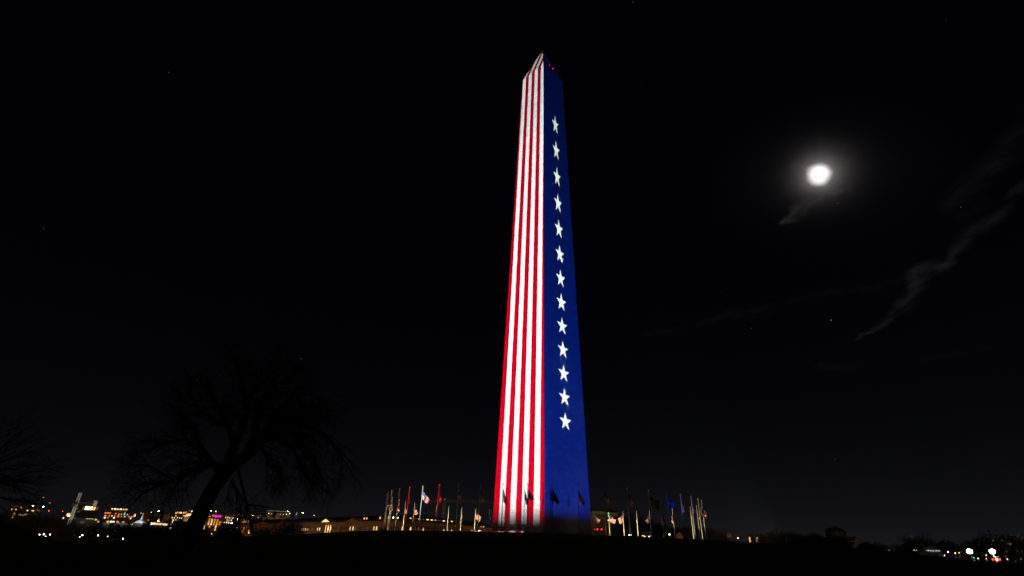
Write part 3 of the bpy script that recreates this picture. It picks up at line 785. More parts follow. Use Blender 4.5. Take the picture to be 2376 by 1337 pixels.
B.row(z1, [(1090, 448, DIM), (1128, 444), (1162, 446), (1200, 448), (1237, 450, WARM), (1275, 452, DIM)], BRT, 2.4, 4.0, arch=True)
B.row(z1, [(1016, 492), (1041, 490), (1015, 450)], DIM, 1.4, 1.6)
B = Bld('concrete_building', 'building', 'long low pale concrete building with a ribbon of light below the arched one', z1(735, 0)[0], z1(1292, 0)[0], z1(0, 578)[1], 330, 25, conc)
B.box('window_band', *z1(790, 548), *z1(1290, 556), 4, 5, conc)
B.row(z1, [(1145, 577, BRT), (1180, 580, PALE), (1212, 582, PALE), (1245, 582, PALE), (975, 570), (1255, 600, WARM)], WARM, 2.2, 1.1)
B.row(z1, [(885, 525), (908, 525), (885, 549, BRT), (910, 551, BRT), (830, 573, WHT), (1062, 636, DIM), (1092, 632, DIM), (1285, 626, PALE)], WARM, 1.4, 1.5)
B = Bld('hotel_building', 'building', 'orange lit hotel block with a glowing row along its rooftop terrace', z1(1368, 0)[0], z1(1790, 0)[0], z1(0, 500)[1], 440, 30, brick)
B.box('penthouse', *z1(1462, 448), *z1(1690, 500), 1, 20, brick)
B.row(z1, [(1470, 456), (1510, 457, BRT), (1545, 460), (1580, 461, BRT), (1618, 464), (1655, 465, BRT), (1390, 480, DIM)], PALE, 2.2, 1.3)
B.line(z1, (1375, 510), (1442, 512), 6, ORG, 1.5, 1.2)
B.row(z1, [(1515, 519), (1557, 525), (1590, 525), (1635, 512, TEAL), (1630, 529, TEAL), (1670, 530, WARM), (1380, 547, WARM), (1430, 548), (1465, 549, WARM), (1505, 552), (1550, 552, WARM), (1590, 556), (1632, 558, WARM), (1685, 560, WARM), (1722, 563, WARM), (1370, 572, WHT), (1410, 574), (1492, 574, WHT), (1548, 560), (1708, 584, PALE), (1765, 545, BRT), (1770, 530, WARM), (1757, 552, WARM)], ORG, 1.6, 1.5)
B = Bld('white_building', 'building', 'low building behind bare trees whose white wall is brightly floodlit', z1(1345, 0)[0], z1(1745, 0)[0], z1(0, 640)[1], 300, 20, mat('wall_white', (.75, .76, .78), .8, noise=.1, nscale=.3), roof=False)
B.box('roof', *z1(1400, 612), *z1(1640, 640), .3, 12, conc)
B.row(z1, [(1410, 624), (1456, 625, BRT), (1484, 628, BRT), (1540, 626), (1610, 632)], WARM, 2.0, 1.2)
WB = B
B = Bld('brown_building', 'building', 'plain brown block to the right of the floodlit white spire', z1(1885, 0)[0], z1(1968, 0)[0], z1(0, 508)[1], 430, 25, brick)
B.row(z1, [(1940, 604, ORG), (1846, 512, WARM)], ORG, 1.2, 1.2)
B = Bld('dark_building', 'building', 'dark block with two rooftop lamps right of the plain brown block', z1(1968, 0)[0], z1(2160, 0)[0], z1(0, 500)[1], 450, 25, darkw)
B.row(z1, [(2080, 600, WARM), (2078, 588, DIM)], WARM, 1.6, 2)
B = Bld('low_building', 'building', 'low pale building with a close row of warm lights under its eaves', z1(1968, 0)[0], z1(2240, 0)[0], z1(0, 640)[1], 300, 18, conc)
B.row(z1, [(1985, 651, WHT), (2010, 650), (2027, 651), (2050, 652), (2070, 654), (2088, 656, WARM), (2105, 655), (2130, 659), (2150, 659), (2168, 661), (2185, 664), (2232, 712, WHT)], PALE, 1.3, 1.6)
B = Bld('stone_building', 'building', 'tan stone building with dim windows and a stepped corner left of the trunk', z2(5, 0)[0], z2(120, 0)[0], z2(0, 522)[1], 420, 25, stonew)
B.row(z2, [(15, 655, PALE), (38, 658, PALE), (50, 560, DIM), (80, 562, DIM), (45, 590, DIM), (78, 592, DIM)], DIM, 1.5, 1.8)
B = Bld('office_building', 'building', 'dark office building dotted with small warm windows left of the leaning trunk', z2(88, 0)[0], z2(275, 0)[0], z2(0, 535)[1], 400, 25, darkw)
B.row(z2, [(110, 573), (140, 575), (178, 572), (120, 603), (112, 630), (95, 655, WARM), (126, 605), (205, 575), (232, 577), (160, 600, WARM), (188, 603, DIM), (262, 545, WARM), (90, 712, WHT), (160, 548, WARM)], PALE, 1.3, 1.4)
B.row(z2, [(160, 512), (182, 505), (210, 506), (230, 508, BRT), (262, 508, WARM), (290, 502, ORG)], WARM, 1.5, 1.6, off=3)
B.box('upper_floor', *z2(150, 492), *z2(300, 534), 3.3, 22, brick)
B = Bld('stepped_building', 'building', 'bright stepped stone building glowing yellow right beside the leaning trunk', z2(270, 0)[0], z2(412, 0)[0], z2(0, 518)[1], 410, 25, stonew)
B.box('tower', *z2(352, 478), *z2(410, 516), 2, 14, stonew)
B.line(z2, (282, 548), (400, 530), 8, PALE, 2.2, 1.2); B.line(z2, (300, 530), (395, 516), 6, WARM, 2.0, 1.0)
B.row(z2, [(368, 488, PALE), (390, 486, WARM), (335, 480, DIM)], PALE, 1.6, 1.6)
SB = B
B = Bld('low_building', 'building', 'low pale roofed hall between the trunk and the stone building', z2(150, 0)[0], z2(335, 0)[0], z2(0, 636)[1], 290, 18, conc)
B = Bld('apartment_building', 'building', 'block of warm windows with a magenta rooftop sign right of the trunk', z2(470, 0)[0], z2(790, 0)[0], z2(0, 575)[1], 400, 25, stonew)
B.box('upper_storey', *z2(640, 528), *z2(785, 574), .4, 20, stonew)
A_ = [(555, 592), (597, 597, ORG), (632, 600), (670, 602, ORG), (705, 605, ORG), (548, 625), (590, 627, ORG), (627, 627), (662, 630, ORG), (697, 632, ORG), (735, 632, ORG), (583, 655), (620, 657, PALE), (655, 660, ORG), (690, 662), (728, 660, ORG), (530, 683, PALE), (680, 690, PALE), (672, 727, PALE), (527, 710), (587, 530, PALE), (600, 562), (570, 565, ORG), (600, 688, ORG), (645, 545, ORG), (520, 655, ORG), (500, 690, ORG)]
B.row(z2, A_, WARM, 1.7, 2.1)
for (sx, w_, h_) in ((672, 1.2, 2.6), (684, 1.5, 1.8), (694, 1.0, 1.3), (712, 1.1, 1.6), (722, 1.4, 2.6), (735, 1.2, 2.4), (746, .9, 1.5)):
    B.win(*z2(sx, 556), PINK, w_, h_, name='sign_letter')
B = Bld('office_building', 'building', 'dark office block with rows of arched windows behind the street lamps', z2(785, 0)[0], z2(1100, 0)[0], z2(0, 528)[1], 410, 25, darkw)
B.line(z2, (815, 545), (960, 545), 6, DIM, 1.8, 2.3, arch=True)
B.row(z2, [(812, 572), (838, 570), (865, 575), (888, 570, WARM), (940, 578, DIM), (830, 604, WARM), (855, 605), (883, 606), (793, 633, WARM), (822, 634, BRT), (850, 636, BRT), (885, 638, WHT), (1010, 560, DIM), (905, 577), (965, 600), (990, 525, ORG), (963, 706, PALE), (875, 735, WHT)], PALE, 1.4, 1.5)
B = Bld('office_building', 'building', 'dim building with arched upper windows left of the mansard roofed hotel', z2(1150, 0)[0], z2(1300, 0)[0], z2(0, 522)[1], 575, 25, darkw)
B.line(z2, (1185, 545), (1270, 547), 4, DIM, 2.2, 3.0, arch=True); B.row(z2, [(1235, 572, WARM), (1262, 574, DIM), (1205, 572, DIM)], WARM, 1.3, 1.3)
B = Bld('brick_building', 'building', 'narrow orange lit brick building beside the prop pole', z2(1012, 0)[0], z2(1150, 0)[0], z2(0, 582)[1], 330, 22, mat('wall_orange_brick', (.42, .22, .10), .9, noise=.2, nscale=.4))
for yy in (598, 624, 654, 684, 714, 745):
    B.line(z2, (1030, yy+2), (1135, yy), 6, DRK, 1.1, 1.7, alt=WARM, prob=.3, seed=yy)
OB = B
B = Bld('mansard_building', 'building', 'grand hotel with dark mansard roof, dormers and a lit roof edge', z2(1302, 0)[0], z2(1682, 0)[0], z2(0, 578)[1], 570, 30, stonew, roof=False)
roofprism(B, 'roof', [z2(1302, 578), z2(1682, 578), z2(1648, 494), z2(1348, 486)], .3, 28, roofm)
B.box('cornice', *z2(1298, 574), *z2(1686, 582), -.5, .25, stonew)
B.box('roof_edge', *z2(1348, 484), *z2(1650, 491), -.3, .2, mat('roof_edge_glow', (.4, .35, .3), .8, emit=(1, .7, .5), es=.10))  # weak glow in the material stands in for floodlighting on the edge
for dx in (1365, 1492, 1632):
    roofprism(B, 'pavilion', [z2(dx-24, 573), z2(dx+24, 573), z2(dx+22, 532), z2(dx, 505), z2(dx-22, 532)], -.6, 4, stonew)
B.row(z2, [(1375, 515, BRT), (1605, 527, BRT), (1650, 517, BRT), (1410, 522, WARM), (1527, 528, WARM), (1565, 530, WARM)], WARM, 1.6, 1.6, off=-.8)
B.line(z2, (1405, 556), (1465, 557), 2, DIM, 1.8, 2.2, arch=True, off=-.2); B.line(z2, (1522, 557), (1600, 559), 3, DIM, 1.8, 2.2, arch=True, off=-.2)
MBD = B

# the long classical government building, its near corner toward us
def ground_at(px, dist): p = at(px, 1230, dist); return Vector((p.x, p.y, 0))
LF = -9.0; eye = CAMZ
PA, PB, PC = ground_at(560, 500), ground_at(938, 300), ground_at(1160, 372)
def htop(px, py, dist): return at(px, py, dist).z
zc_ = htop(938, 1211.5, 300)       # cornice level
back = (PA-PB).normalized(); rt = (PC-PB).normalized()
inA = Vector((-back.y, back.x, 0)); 
if inA.dot(Vector((0, 1, 0))) < 0: inA = -inA
inC = Vector((-rt.y, rt.x, 0))
if inC.dot(Vector((0, 1, 0))) < 0: inC = -inC
def foot(s):      # footprint inset by s
    c = PB+(back+rt).normalized()*s*1.35
    a = PA+inA*s; d = PC+inC*s
    return [a, c, d, d+inC*(46-2*s), c+(back+rt).normalized()*(58-2*s), a+inA*(46-2*s)]
LBo = Vector((PB.x, PB.y, LF)); LB = empty('government_building', LBo, label='very long low stone government building with colonnade, pediments and dark hipped roof', cat='building')
def ring_prism(name, s0, s1, za, zb, m):
    P0 = [tuple((p-Vector((PB.x, PB.y, 0)))[:2]) for p in foot(s0)]; P1 = [tuple((p-Vector((PB.x, PB.y, 0)))[:2]) for p in foot(s1)]
    MB().prism(P0, za-LF, zb-LF, top=P1).build(name, m, LB)
ring_prism('wall', 0, 0, LF, zc_, stonew)
ring_prism('cornice', -1.0, -1.0, zc_, zc_+.7, stonew)
z2_ = htop(938, 1202, 300); z3_ = htop(900, 1189, 310)
ring_prism('attic', 4, 4, zc_+.7, z2_, brick)
ring_prism('roof', 3.4, 17, z2_, z3_, roofm)
def on_wall(px, py, face, inset=0.0):
    """point of the left ('A') or right ('C') wall seen at a pixel"""
    n = inA if face == 'A' else inC; q = PB+n*inset if face == 'A' else PB+n*inset
    d = ray(px, py); t = (Vector((q.x, q.y, 0))-Vector((CP.x, CP.y, 0))).dot(n)/d.dot(n); return CP+d*t
def wallbox(px, py, face, w, h, m, name='window', inset=0.0, dp=.15, arch=False):
    w, h = (w*.55, h*.6) if name == 'window' else (w, h)
    p = on_wall(px, py, face, inset); t = -back if face == 'A' else rt
    key = ('lw', w, h, m.name, name, dp)
    if key not in WINM:
        q = MB().box((-w/2, -dp, -h/2), (w/2, dp, h/2)); me = bpy.data.meshes.new(name); me.from_pydata(q.v, [], q.f); me.materials.append(m); WINM[key] = me
    o = bpy.data.objects.new(name, WINM[key]); COL.objects.link(o); o.parent = LB; o.location = p-LBo; o.rotation_euler = (0, 0, math.atan2(t.y, t.x)); return o
r9 = random.Random(5)
lit = {(1735, 735): 1, (1755, 733): 1, (1785, 730): 2, (1808, 727): 2, (1833, 727): 3, (1858, 726): 3, (1884, 725): 3, (1910, 724): 1, (1935, 722): 1, (1960, 722): 1, (2015, 722): 2, (2042, 722): 3}
for (x, y), k in lit.items(): wallbox(*z2(x, y), 'A', 1.3, 2.6, (DIM, WARM, PALE)[k-1])
for x, y, k in ((1612, 735, PALE), (1660, 738, DIM)): wallbox(*z2(x, y), 'A', 1.3, 2.2, k)
for x in range(1225, 1735, 26):
    if abs(x-1612) > 20: wallbox(*z2(x, 742-(x-1225)*.010), 'A', 1.4, 2.4, DRK)
for x, y, k in ((10, 716, BRT), (42, 714, PALE), (140, 714, DIM), (297, 714, WARM), (335, 713, PALE), (368, 713, DIM), (608, 712, WARM), (643, 711, PALE)): wallbox(*z3(x, y), 'A', 1.2, 3.2, k)
for x in range(70, 940, 22):
    if min(abs(x-q) for q in (10, 42, 140, 297, 335, 368, 608, 643)) > 12: wallbox(*z3(x, 714), 'A', .8, 3.0, DRK)
for x in range(2120, 2200, 30): wallbox(*z2(x, 722), 'A', .45, 4.6, WARM, 'glow_column', dp=.3)  # lit columns glow in the window material instead of catching light
for x, y, k in ((480, 587, WARM), (513, 586, WARM), (688, 578, WARM), (860, 576, BRT), (920, 585, BRT), (797, 578, WARM)): wallbox(*z3(x, y), 'A', 1.6, 2.2, k, inset=3.9)
for x, y in ((980, 722), (1085, 725), (1140, 725), (1250, 733)): wallbox(*z3(x, y), 'C', 1.5, 3.4, PALE if x != 1140 else DIM)
for x, y in ((1520, 742), (1570, 744), (1623, 746)): wallbox(*z3(x, y), 'C', 1.3, 1.8, PALE)
for x in range(1010, 1760, 31): wallbox(*z3(x, 700+(x-1010)*.02), 'C', 1.3, 2.6, DRK)
for x, y, k in ((1088, 581, WARM), (1150, 586, DIM), (1202, 590, WARM), (1255, 594, DIM), (1310, 598, PALE), (1365, 603, PALE), (1415, 605, WARM), (1465, 609, DIM), (1523, 614, PALE), (1628, 621, WARM), (1720, 627, DIM)): wallbox(*z3(x, y), 'C', 2.6, .9, k, inset=3.9)
for x, y, k in ((1983, 700, DIM), (2010, 697, WARM), (2042, 692, WARM)): wallbox(*z3(x, y), 'C', 1.2, 1.2, k)
pedl = mat('pediment_glow', (.5, .45, .35), .8, emit=(1, .72, .30), es=1.15, noise=.5, nscale=1.2)  # floodlight on the tympanum put into its material as glow
def pediment(x0, x1, xt, yb, yt, zf, m, dp=5.0):
    a = on_wall(*zf(x0, yb), 'A', -1.4); b = on_wall(*zf(x1, yb), 'A', -1.4); t_ = on_wall(*zf(xt, yt), 'A', -1.4)
    z0_ = zc_+.7; q = MB(); P = [Vector((a.x, a.y, z0_)), Vector((b.x, b.y, z0_)), Vector(((a.x+b.x)/2, (a.y+b.y)/2, t_.z))]
    q.v = [tuple(p-LBo) for p in P]+[tuple(p+inA*dp-LBo) for p in P]; q.f = [(0, 1, 2), (5, 4, 3), (0, 3, 4, 1), (1, 4, 5, 2), (2, 5, 3, 0)]
    ce = sum(P, Vector())/3; off = -inA*.12
    t = MB(); t.v = [tuple(ce+(p-ce)*.88+off-LBo) for p in P]+[tuple(ce+(p-ce)*.88+inA*.1-LBo) for p in P]; t.f = q.f
    o = q.build('pediment', stonew, LB); t.build('tympanum', m, o)
pediment(2052, 2172, 2118, 652, 585, z2, pedl)
pediment(228, 405, 300, 632, 572, z3, stonew)
pediment(1195, 1370, 1290, 682, 622, z2, stonew)
pediment(1490, 1600, 1552, 675, 612, z2, stonew)

# ------------------------------------------------------------------ street lamps
LAMPM = {}
def lamp(px, py, dist, col, st, r=.28, label=None, name='street_lamp', pole=True, h=None, light=0, group='street lamps below the slope'):
    p = at(px, py, dist); key = (tuple(col), st)
    if key not in LAMPM: LAMPM[key] = mat(f'lamp_glass_{len(LAMPM)}', (.8, .8, .8), .3, emit=col, es=st)
    z0 = gh(p.x, p.y); 
    if h: z0 = p.z-h
    o = empty(name, (p.x, p.y, z0), label=label, cat='street lamp' if name == 'street_lamp' else name.replace('_', ' '), group=group)
    H = p.z-z0
    MB().ball((0, 0, H), r, 8, 6).build('lamp_globe', LAMPM[key], o)
    if pole: MB().tube([(0, 0, 0), (0, 0, .4), (0, 0, H-r*.9)], [.12, .07, .05], 6).build('pole', dark, o); MB().tube([(0, 0, H-r-.12), (0, 0, H-r*.8)], [r*.3, r*.65], 8).build('collar', dark, o)
    if light: lamp_light(p-Vector((0, 0, r+.2)), light, col)
    return o
SOD = (1, .42, .12); CW = (.9, .93, 1); WW = (1, .72, .42)
k = 0
for zf, x, y, d, col, st, lab in (
    (z1, 515, 797, 210, CW, 60, 'brightest white lamp low at the far left before the trees'), (z1, 600, 812, 200, CW, 15, 'small lamp just below the pair of bluish lamps'),
    (z1, 562, 843, 190, CW, 35, 'lowest white lamp at the far left beside the mound'), (z1, 598, 712, 240, SOD, 9, 'small amber lamp above the white lamps at the far left'),
    (z1, 985, 805, 220, WW, 8, 'faint lamp low under the lattice crane, left of two'), (z1, 1045, 825, 210, WW, 8, 'tiny lamp low between the crane foot and the hotel'),
    (z1, 1078, 803, 215, CW, 26, 'bluish white lamp low beneath the arched building'), (z1, 1285, 805, 215, WW, 22, 'warm white lamp low beneath the gap before the hotel block'),
    (z1, 1410, 818, 215, WW, 8, 'faint lamp low beneath the hotel block'), (z1, 1610, 848, 200, WW, 50, 'bright lamp on the crest line beneath the hotel block'),
    (z1, 1745, 767, 230, CW, 10, 'small lamp among trees beneath the white spire'),
    (z2, 628, 785, 210, CW, 4, 'faint lamp on the crest right of the trunk'), (z2, 1112, 772, 230, SOD, 18, 'amber lamp at the foot of the orange brick building')):
    lamp(*zf(x, y), d, col, st*.55, .13, lab)
for zf, x, y, d, col, st, lab in (
    (z1, 430, 418, 425, (1, .7, .2), 40, 'yellow floodlight on the roof of the far left office block'), (z1, 568, 431, 425, (.75, 1, .8), 80, 'white green floodlight beside the far left office block roof'),
    (z1, 2075, 485, 445, WW, 120, 'brightest roof light on the dark block'), (z1, 1980, 500, 445, WW, 30, 'smaller roof light on the dark block'),
    (z1, 2070, 620, 330, CW, 110, 'bright white light in front of the dark block'),
    (z2, 1098, 487, 405, WW, 150, 'brightest light high beside the prop pole'), (z2, 963, 590, 380, CW, 120, 'upper of two bright white lights before the dark office block'),
    (z2, 890, 645, 360, CW, 170, 'lower of two bright white lights before the dark office block'), (z2, 1030, 537, 405, WW, 35, 'small light just below the brightest one by the prop pole'),
    (z2, 1165, 540, 405, WW, 35, 'small light just right of the prop pole'), (z2, 1088, 563, 405, WW, 20, 'faint light close left of the prop pole'),
    (z2, 620, 482, 395, (.7, 1, .8), 28, 'greenish roof light right of the trunk'), (z2, 682, 490, 395, SOD, 18, 'amber roof light above the magenta sign'),
    (z2, 1625, 488, 560, (.2, 1, .8), 60, 'teal roof light on the mansard hotel'), (z2, 1825, 508, 560, (.5, 1, .25), 60, 'green white light right of the mansard hotel'), (z2, 1805, 507, 560, (.4, 1, .2), 12, 'dim green light right of the mansard hotel'),
    (z2, 1967, 542, 560, WW, 12, 'tiny white light above the long roof'),
    (z1, 280, 438, 425, (1, .05, .03), 14, 'red light on top of the pale mast'), (z1, 638, 482, 425, (1, .03, .03), 16, 'red light above the trees at the left'), (z1, 820, 490, 425, (1, .03, .03), 16, 'red light left of the lattice crane'),
    (z1, 570, 308, 430, WW, 1.2, 'very faint light high in the sky at the left'),
    (z6, 68, 840, 300, (1, .9, .5), 14, 'small yellow light on the dark block beside the museum'),
    (z5, 1090, 792, 230, (1, .8, .4), 22, 'yellow light behind the flagpoles before the museum'), (z5, 565, 801, 220, WW, 10, 'left of a pair of small white lights by a flagpole foot'), (z5, 585, 800, 220, WW, 10, 'right of a pair of small white lights by a flagpole foot')):
    p = at(*zf(x, y), d); lamp(*zf(x, y), d, col, st*.8, .19, lab, 'floodlight', True, h=5.0, group='lights on and before the far buildings')
# hidden street lighting along the government building and between the trees
for t in (.06, .2, .34, .48, .62, .76, .9):
    q = PB.lerp(PA, t)-inA*17; lamp_light((q.x, q.y, LF+6), 2300, (1, .46, .18), .4)
for t in (.2, .5, .8):
    q = PB.lerp(PC, t)-inC*17; lamp_light((q.x, q.y, LF+6), 1900, (1, .45, .17), .4)
def near_b(b, fx, off, z, power, col):
    x = b.a+(b.b-b.a)*fx; m_ = b.root.matrix_basis; lamp_light(m_ @ Vector((x, -off, z)), power, col, .4)
near_b(WB, .22, 6, 2, 640, (.9, .95, 1)); near_b(WB, .7, 7, 1.5, 90, (.9, .95, 1))
near_b(SB, .3, 9, SB.zt-4, 1500, (1, .75, .4)); near_b(SB, .8, 9, SB.zt+1, 1500, (1, .75, .4))
near_b(OB, .5, 9, 9, 1500, (1, .5, .15)); near_b(MBD, .3, 16, MBD.zt-2, 1500, (1, .7, .45)); near_b(MBD, .75, 16, MBD.zt-2, 1500, (1, .7, .45))
for px, py, d, pw, col in ((90, 1205, 390, 1500, SOD), (160, 1222, 250, 500, SOD), (120, 1240, 205, 250, SOD), (280, 1205, 400, 2600, SOD), (190, 1212, 300, 240, (1, .8, .6)), (360, 1235, 240, 220, SOD),
                           (370, 1205, 400, 1100, SOD), (400, 1212, 380, 1300, WW), (490, 1228, 350, 1500, SOD), (480, 1238, 230, 220, SOD), (560, 1235, 240, 150, SOD), (55, 1235, 215, 200, SOD)):
    lamp_light(at(px, py, d), pw, col, .4)

# ------------------------------------------------------------------ cranes, mast, spire
def lattice(mb, a, b, w, n, r=.08, nrm=None):
    a, b = Vector(a), Vector(b); d = (b-a).normalized(); u = d.orthogonal().normalized() if nrm is None else nrm; v = d.cross(u)
    cs = [(u*i+v*j)*w/2 for i, j in ((1, 1), (-1, 1), (-1, -1), (1, -1))]
    for c in cs: mb.tube([a+c, b+c], [r, r], 4)
    for k in range(n):
        p = a.lerp(b, k/n); q = a.lerp(b, (k+1)/n)
        for i in range(4):
            c0, c1 = cs[i], cs[(i+1) % 4]; mb.tube([p+c0, q+c1], [r*.6]*2, 3, cap=False); mb.tube([p+c0, p+c1], [r*.6]*2, 3, cap=False)
    return mb
crane_w = mat('crane_white', (.7, .7, .66), .6); crane_d = mat('crane_dark', (.06, .05, .05), .7); crane_y = mat('crane_yellow', (.5, .33, .08), .6)
D1 = 300
cb = at(*z1(893, 668), D1); ct = at(*z1(1068, 245), D1); az1 = math.atan2(ct.y-CP.y, ct.x-CP.x)
base = Vector((cb.x, cb.y, gh(cb.x, cb.y))); cr = empty('tower_crane', base, label='white floodlit lattice tower crane with dark jib left of the arched building', cat='crane')
H1 = ct.z-base.z; px1 = F_/ (D1*cos(rad(36))*.89)
lattice(MB(), (0, 0, 0), (0, 0, H1*.78), .95, 26, .10).build('mast', crane_w, cr)
lattice(MB(), (0, 0, H1*.8), (0, 0, H1), .95, 8, .10).build('tower_head', crane_w, cr)
MB().box((-.8, -.8, H1*.78), (.8, .8, H1*.8)).build('turntable', crane_d, cr)
e1 = at(*z1(1262, 348), D1)-base; e0 = at(*z1(970, 330), D1)-base; cx = Vector((0, 0, H1*.79+.6))
jd = Vector((e1.x, e1.y, 0)).normalized()
j = lattice(MB(), cx, Vector((e1.x, e1.y, cx.z+.2)), .7, 12, .07); lattice(j, cx, Vector((e0.x, e0.y, cx.z)), 1.0, 3, .09); j.tube([Vector((0, 0, H1)), Vector((e1.x, e1.y, cx.z+1))], [.05, .05], 4); j.build('jib', crane_d, cr)
MB().box((-.5, -.5, -.9), (.5, .5, 1.1)).build('counterweight', mat('counterweight', (.7, .68, .66), .8), cr, loc=(e1.x, e1.y, cx.z))
MB().box((-.5, -1.6, H1*.79-1.2), (.5, -.81, H1*.79+.2)).build('cab', crane_d, cr)
sp = bpy.data.lights.new('crane_light', 'SPOT'); sp.energy = 8500; sp.color = (1, .98, .8); sp.spot_size = rad(50); so2 = bpy.data.objects.new('crane_light', sp); COL.objects.link(so2)
so2.location = base+(CP-base).normalized()*16+Vector((3, 0, 3)); so2.rotation_mode = 'QUATERNION'; so2.rotation_quaternion = (so2.location-(base+Vector((0, 0, H1*.55)))).to_track_quat('Z', 'Y')
D2 = 460
cb = at(*z3(1520, 540), D2); ct = at(*z3(1535, 330), D2); base = Vector((cb.x, cb.y, -9)); c2 = empty('tower_crane', base, label='faint yellow tower crane far beyond the long government building', cat='crane'); H2 = ct.z-base.z
lattice(MB(), (0, 0, 0), (0, 0, H2-1), 1.8, 20, .12).build('mast', crane_y, c2)
ja = at(*z3(1360, 348), D2)-base; jb = at(*z3(2165, 352), D2)-base; hz = at(*z3(1535, 350), D2).z-base.z
q = lattice(MB(), (0, 0, hz), (ja.x, ja.y, hz), 1.2, 8, .07); lattice(q, (0, 0, hz), (jb.x, jb.y, hz), 1.2, 30, .07)
q.build('jib', crane_y, c2); MB().ball((0, 0, H2), .22).build('beacon', mat('beacon_white', (.5, .5, .5), .4, emit=(.8, .85, 1), es=1.2), c2)
lamp_light(base+Vector((-8, -12, H2-14)), 2600, (1, .6, .15), .4); lamp_light(base+Vector((25, -14, hz-8)), 900, (1, .5, .15), .4)
# pale mast at the far left
mb_, mt_ = at(*z1(297, 715), 300), at(*z1(275, 445), 300); r = empty('radio_mast', (mb_.x, mb_.y, gh(mb_.x, mb_.y)), label='thin pale mast with a red light on top at the far left', cat='mast')
MB().tube([(0, 0, 0), (0, 0, mt_.z-r.location.z)], [.30, .2], 7).build('mast', mat('mast_pale', (.55, .52, .5), .8), r)
p = at(*z1(650, 385), 430); r = empty('antenna', (p.x, p.y, -9), label='thin antenna tipped with a faint light above the left trees', cat='antenna'); MB().tube([(0, 0, 0), (0, 0, p.z+9)], [.18, .1], 5).build('mast', crane_d, r); MB().ball((0, 0, p.z+9.2), .3).build('beacon', mat('beacon_pink', (.4, .3, .3), .4, emit=(1, .8, .75), es=.5), r)
# floodlit white spire
p0, p1 = at(*z1(1850, 605), 300), at(*z1(1879, 510), 300); r = empty('spire', (p0.x, p0.y, -9), label='slim brightly lit white spire rising from a small lit roof', cat='spire')
hh = p1.z-p0.z; zb = p0.z+9; spw = mat('spire_white', (.8, .8, .82), .6)
MB().prism([(-.35, -.35), (.35, -.35), (.35, .35), (-.35, .35)], zb, zb+hh, top=[(-.12, -.12), (.12, -.12), (.12, .12), (-.12, .12)]).build('shaft', spw, r)
MB().prism([(-2.2, -1.5), (2.2, -1.5), (2.2, 1.5), (-2.2, 1.5)], zb-1.2, zb-.1, top=[(-.8, -.6), (.8, -.6), (.8, .6), (-.8, .6)]).build('roof', spw, r)
MB().box((-2, -1.4, 0), (2, 1.4, zb-1.2)).build('base', conc, r)
for dx, dz, e in ((-1.5, 1.5, 160), (2.0, -.5, 260), (.6, 5, 130)): lamp_light(Vector((p0.x+dx, p0.y-3.5, p0.z+dz)), e, (.9, .95, 1), .2)
p0, p1 = at(*z2(1740, 535), 560), at(*z2(1744, 480), 560); r = empty('spire', (p0.x, p0.y, -9), label='small floodlit spire standing right of the mansard roofed hotel', cat='spire')
MB().prism([(-.8, -.8), (.8, -.8), (.8, .8), (-.8, .8)], 0, p0.z+9, top=[(-.7, -.7), (.7, -.7), (.7, .7), (-.7, .7)]).build('base', conc, r)
MB().prism([(-.7, -.7), (.7, -.7), (.7, .7), (-.7, .7)], p0.z+9, p1.z+9, top=[(-.08, -.08), (.08, -.08), (.08, .08), (-.08, .08)]).build('shaft', spw, r)
lamp_light(Vector((p0.x-1, p0.y-4, p0.z+1)), 130, (.9, .95, 1), .2)

# ------------------------------------------------------------------ right of the obelisk
B = Bld('government_building', 'building', 'dark building with a row of faint amber windows right behind the obelisk', z5(-20, 0)[0], z5(415, 0)[0], z5(0, 500)[1], 330, 40, brick, roof=False)
B.box('roof', *z5(-20, 455), *z5(415, 490), -.3, 40, roofm)
B.line(z5, (82, 494), (400, 530), 22, mat('window_amber_dim', (.05, .04, .02), .4, emit=(.75, .55, .2), es=.05), .9, 3.0)
B.line(z5, (100, 560), (390, 590), 7, DRK, 2.6, 4.2)
lamp_light(B.root.matrix_basis @ Vector(((B.a+B.b)/2, -14, 6)), 14, (1, .5, .25), .4)
B = Bld('museum', 'museum', 'wide dark slab sided building right of the flagpoles, dim violet against the sky', z5(1110, 0)[0], z5(1838, 0)[0], (z5(0, 676)[1]+z5(0, 727)[1])/2, 310, 40, glassd, roof=False)
# its roofline keeps level; lower wings step down to the right
B = Bld('museum_wing', 'museum', 'lower dark wing at the right of the slab sided building with one yellow light', z5(1838, 0)[0], z5(2105, 0)[0], z5(0, 782)[1], 300, 30, glassd, roof=False)
B.box('lit_wall', *z5(1842, 772), *z5(1908, 835), -.4, -.05, mat('wall_pink_patch', (.5, .36, .3), .9, noise=.7, nscale=.9))  # paler pink panel, the lit patch put into its colour
lamp_light(B.root.matrix_basis @ Vector((B.a+3, -5, 5)), 75, (1, .6, .5), .3)
B = Bld('pavilion_building', 'building', 'low building with two tall orange lit openings beyond the slope', z6(188, 0)[0], z6(400, 0)[0], z6(0, 808)[1], 290, 18, glassd)
B.row(z6, [(230, 890), (315, 894, BRT), (326, 892)], mat('opening_orange', (.1, .06, .03), .4, emit=(1, .42, .2), es=1.4), 1.5, 8)
B.line(z6, (205, 880), (385, 895), 8, DRK, 1.6, 7)
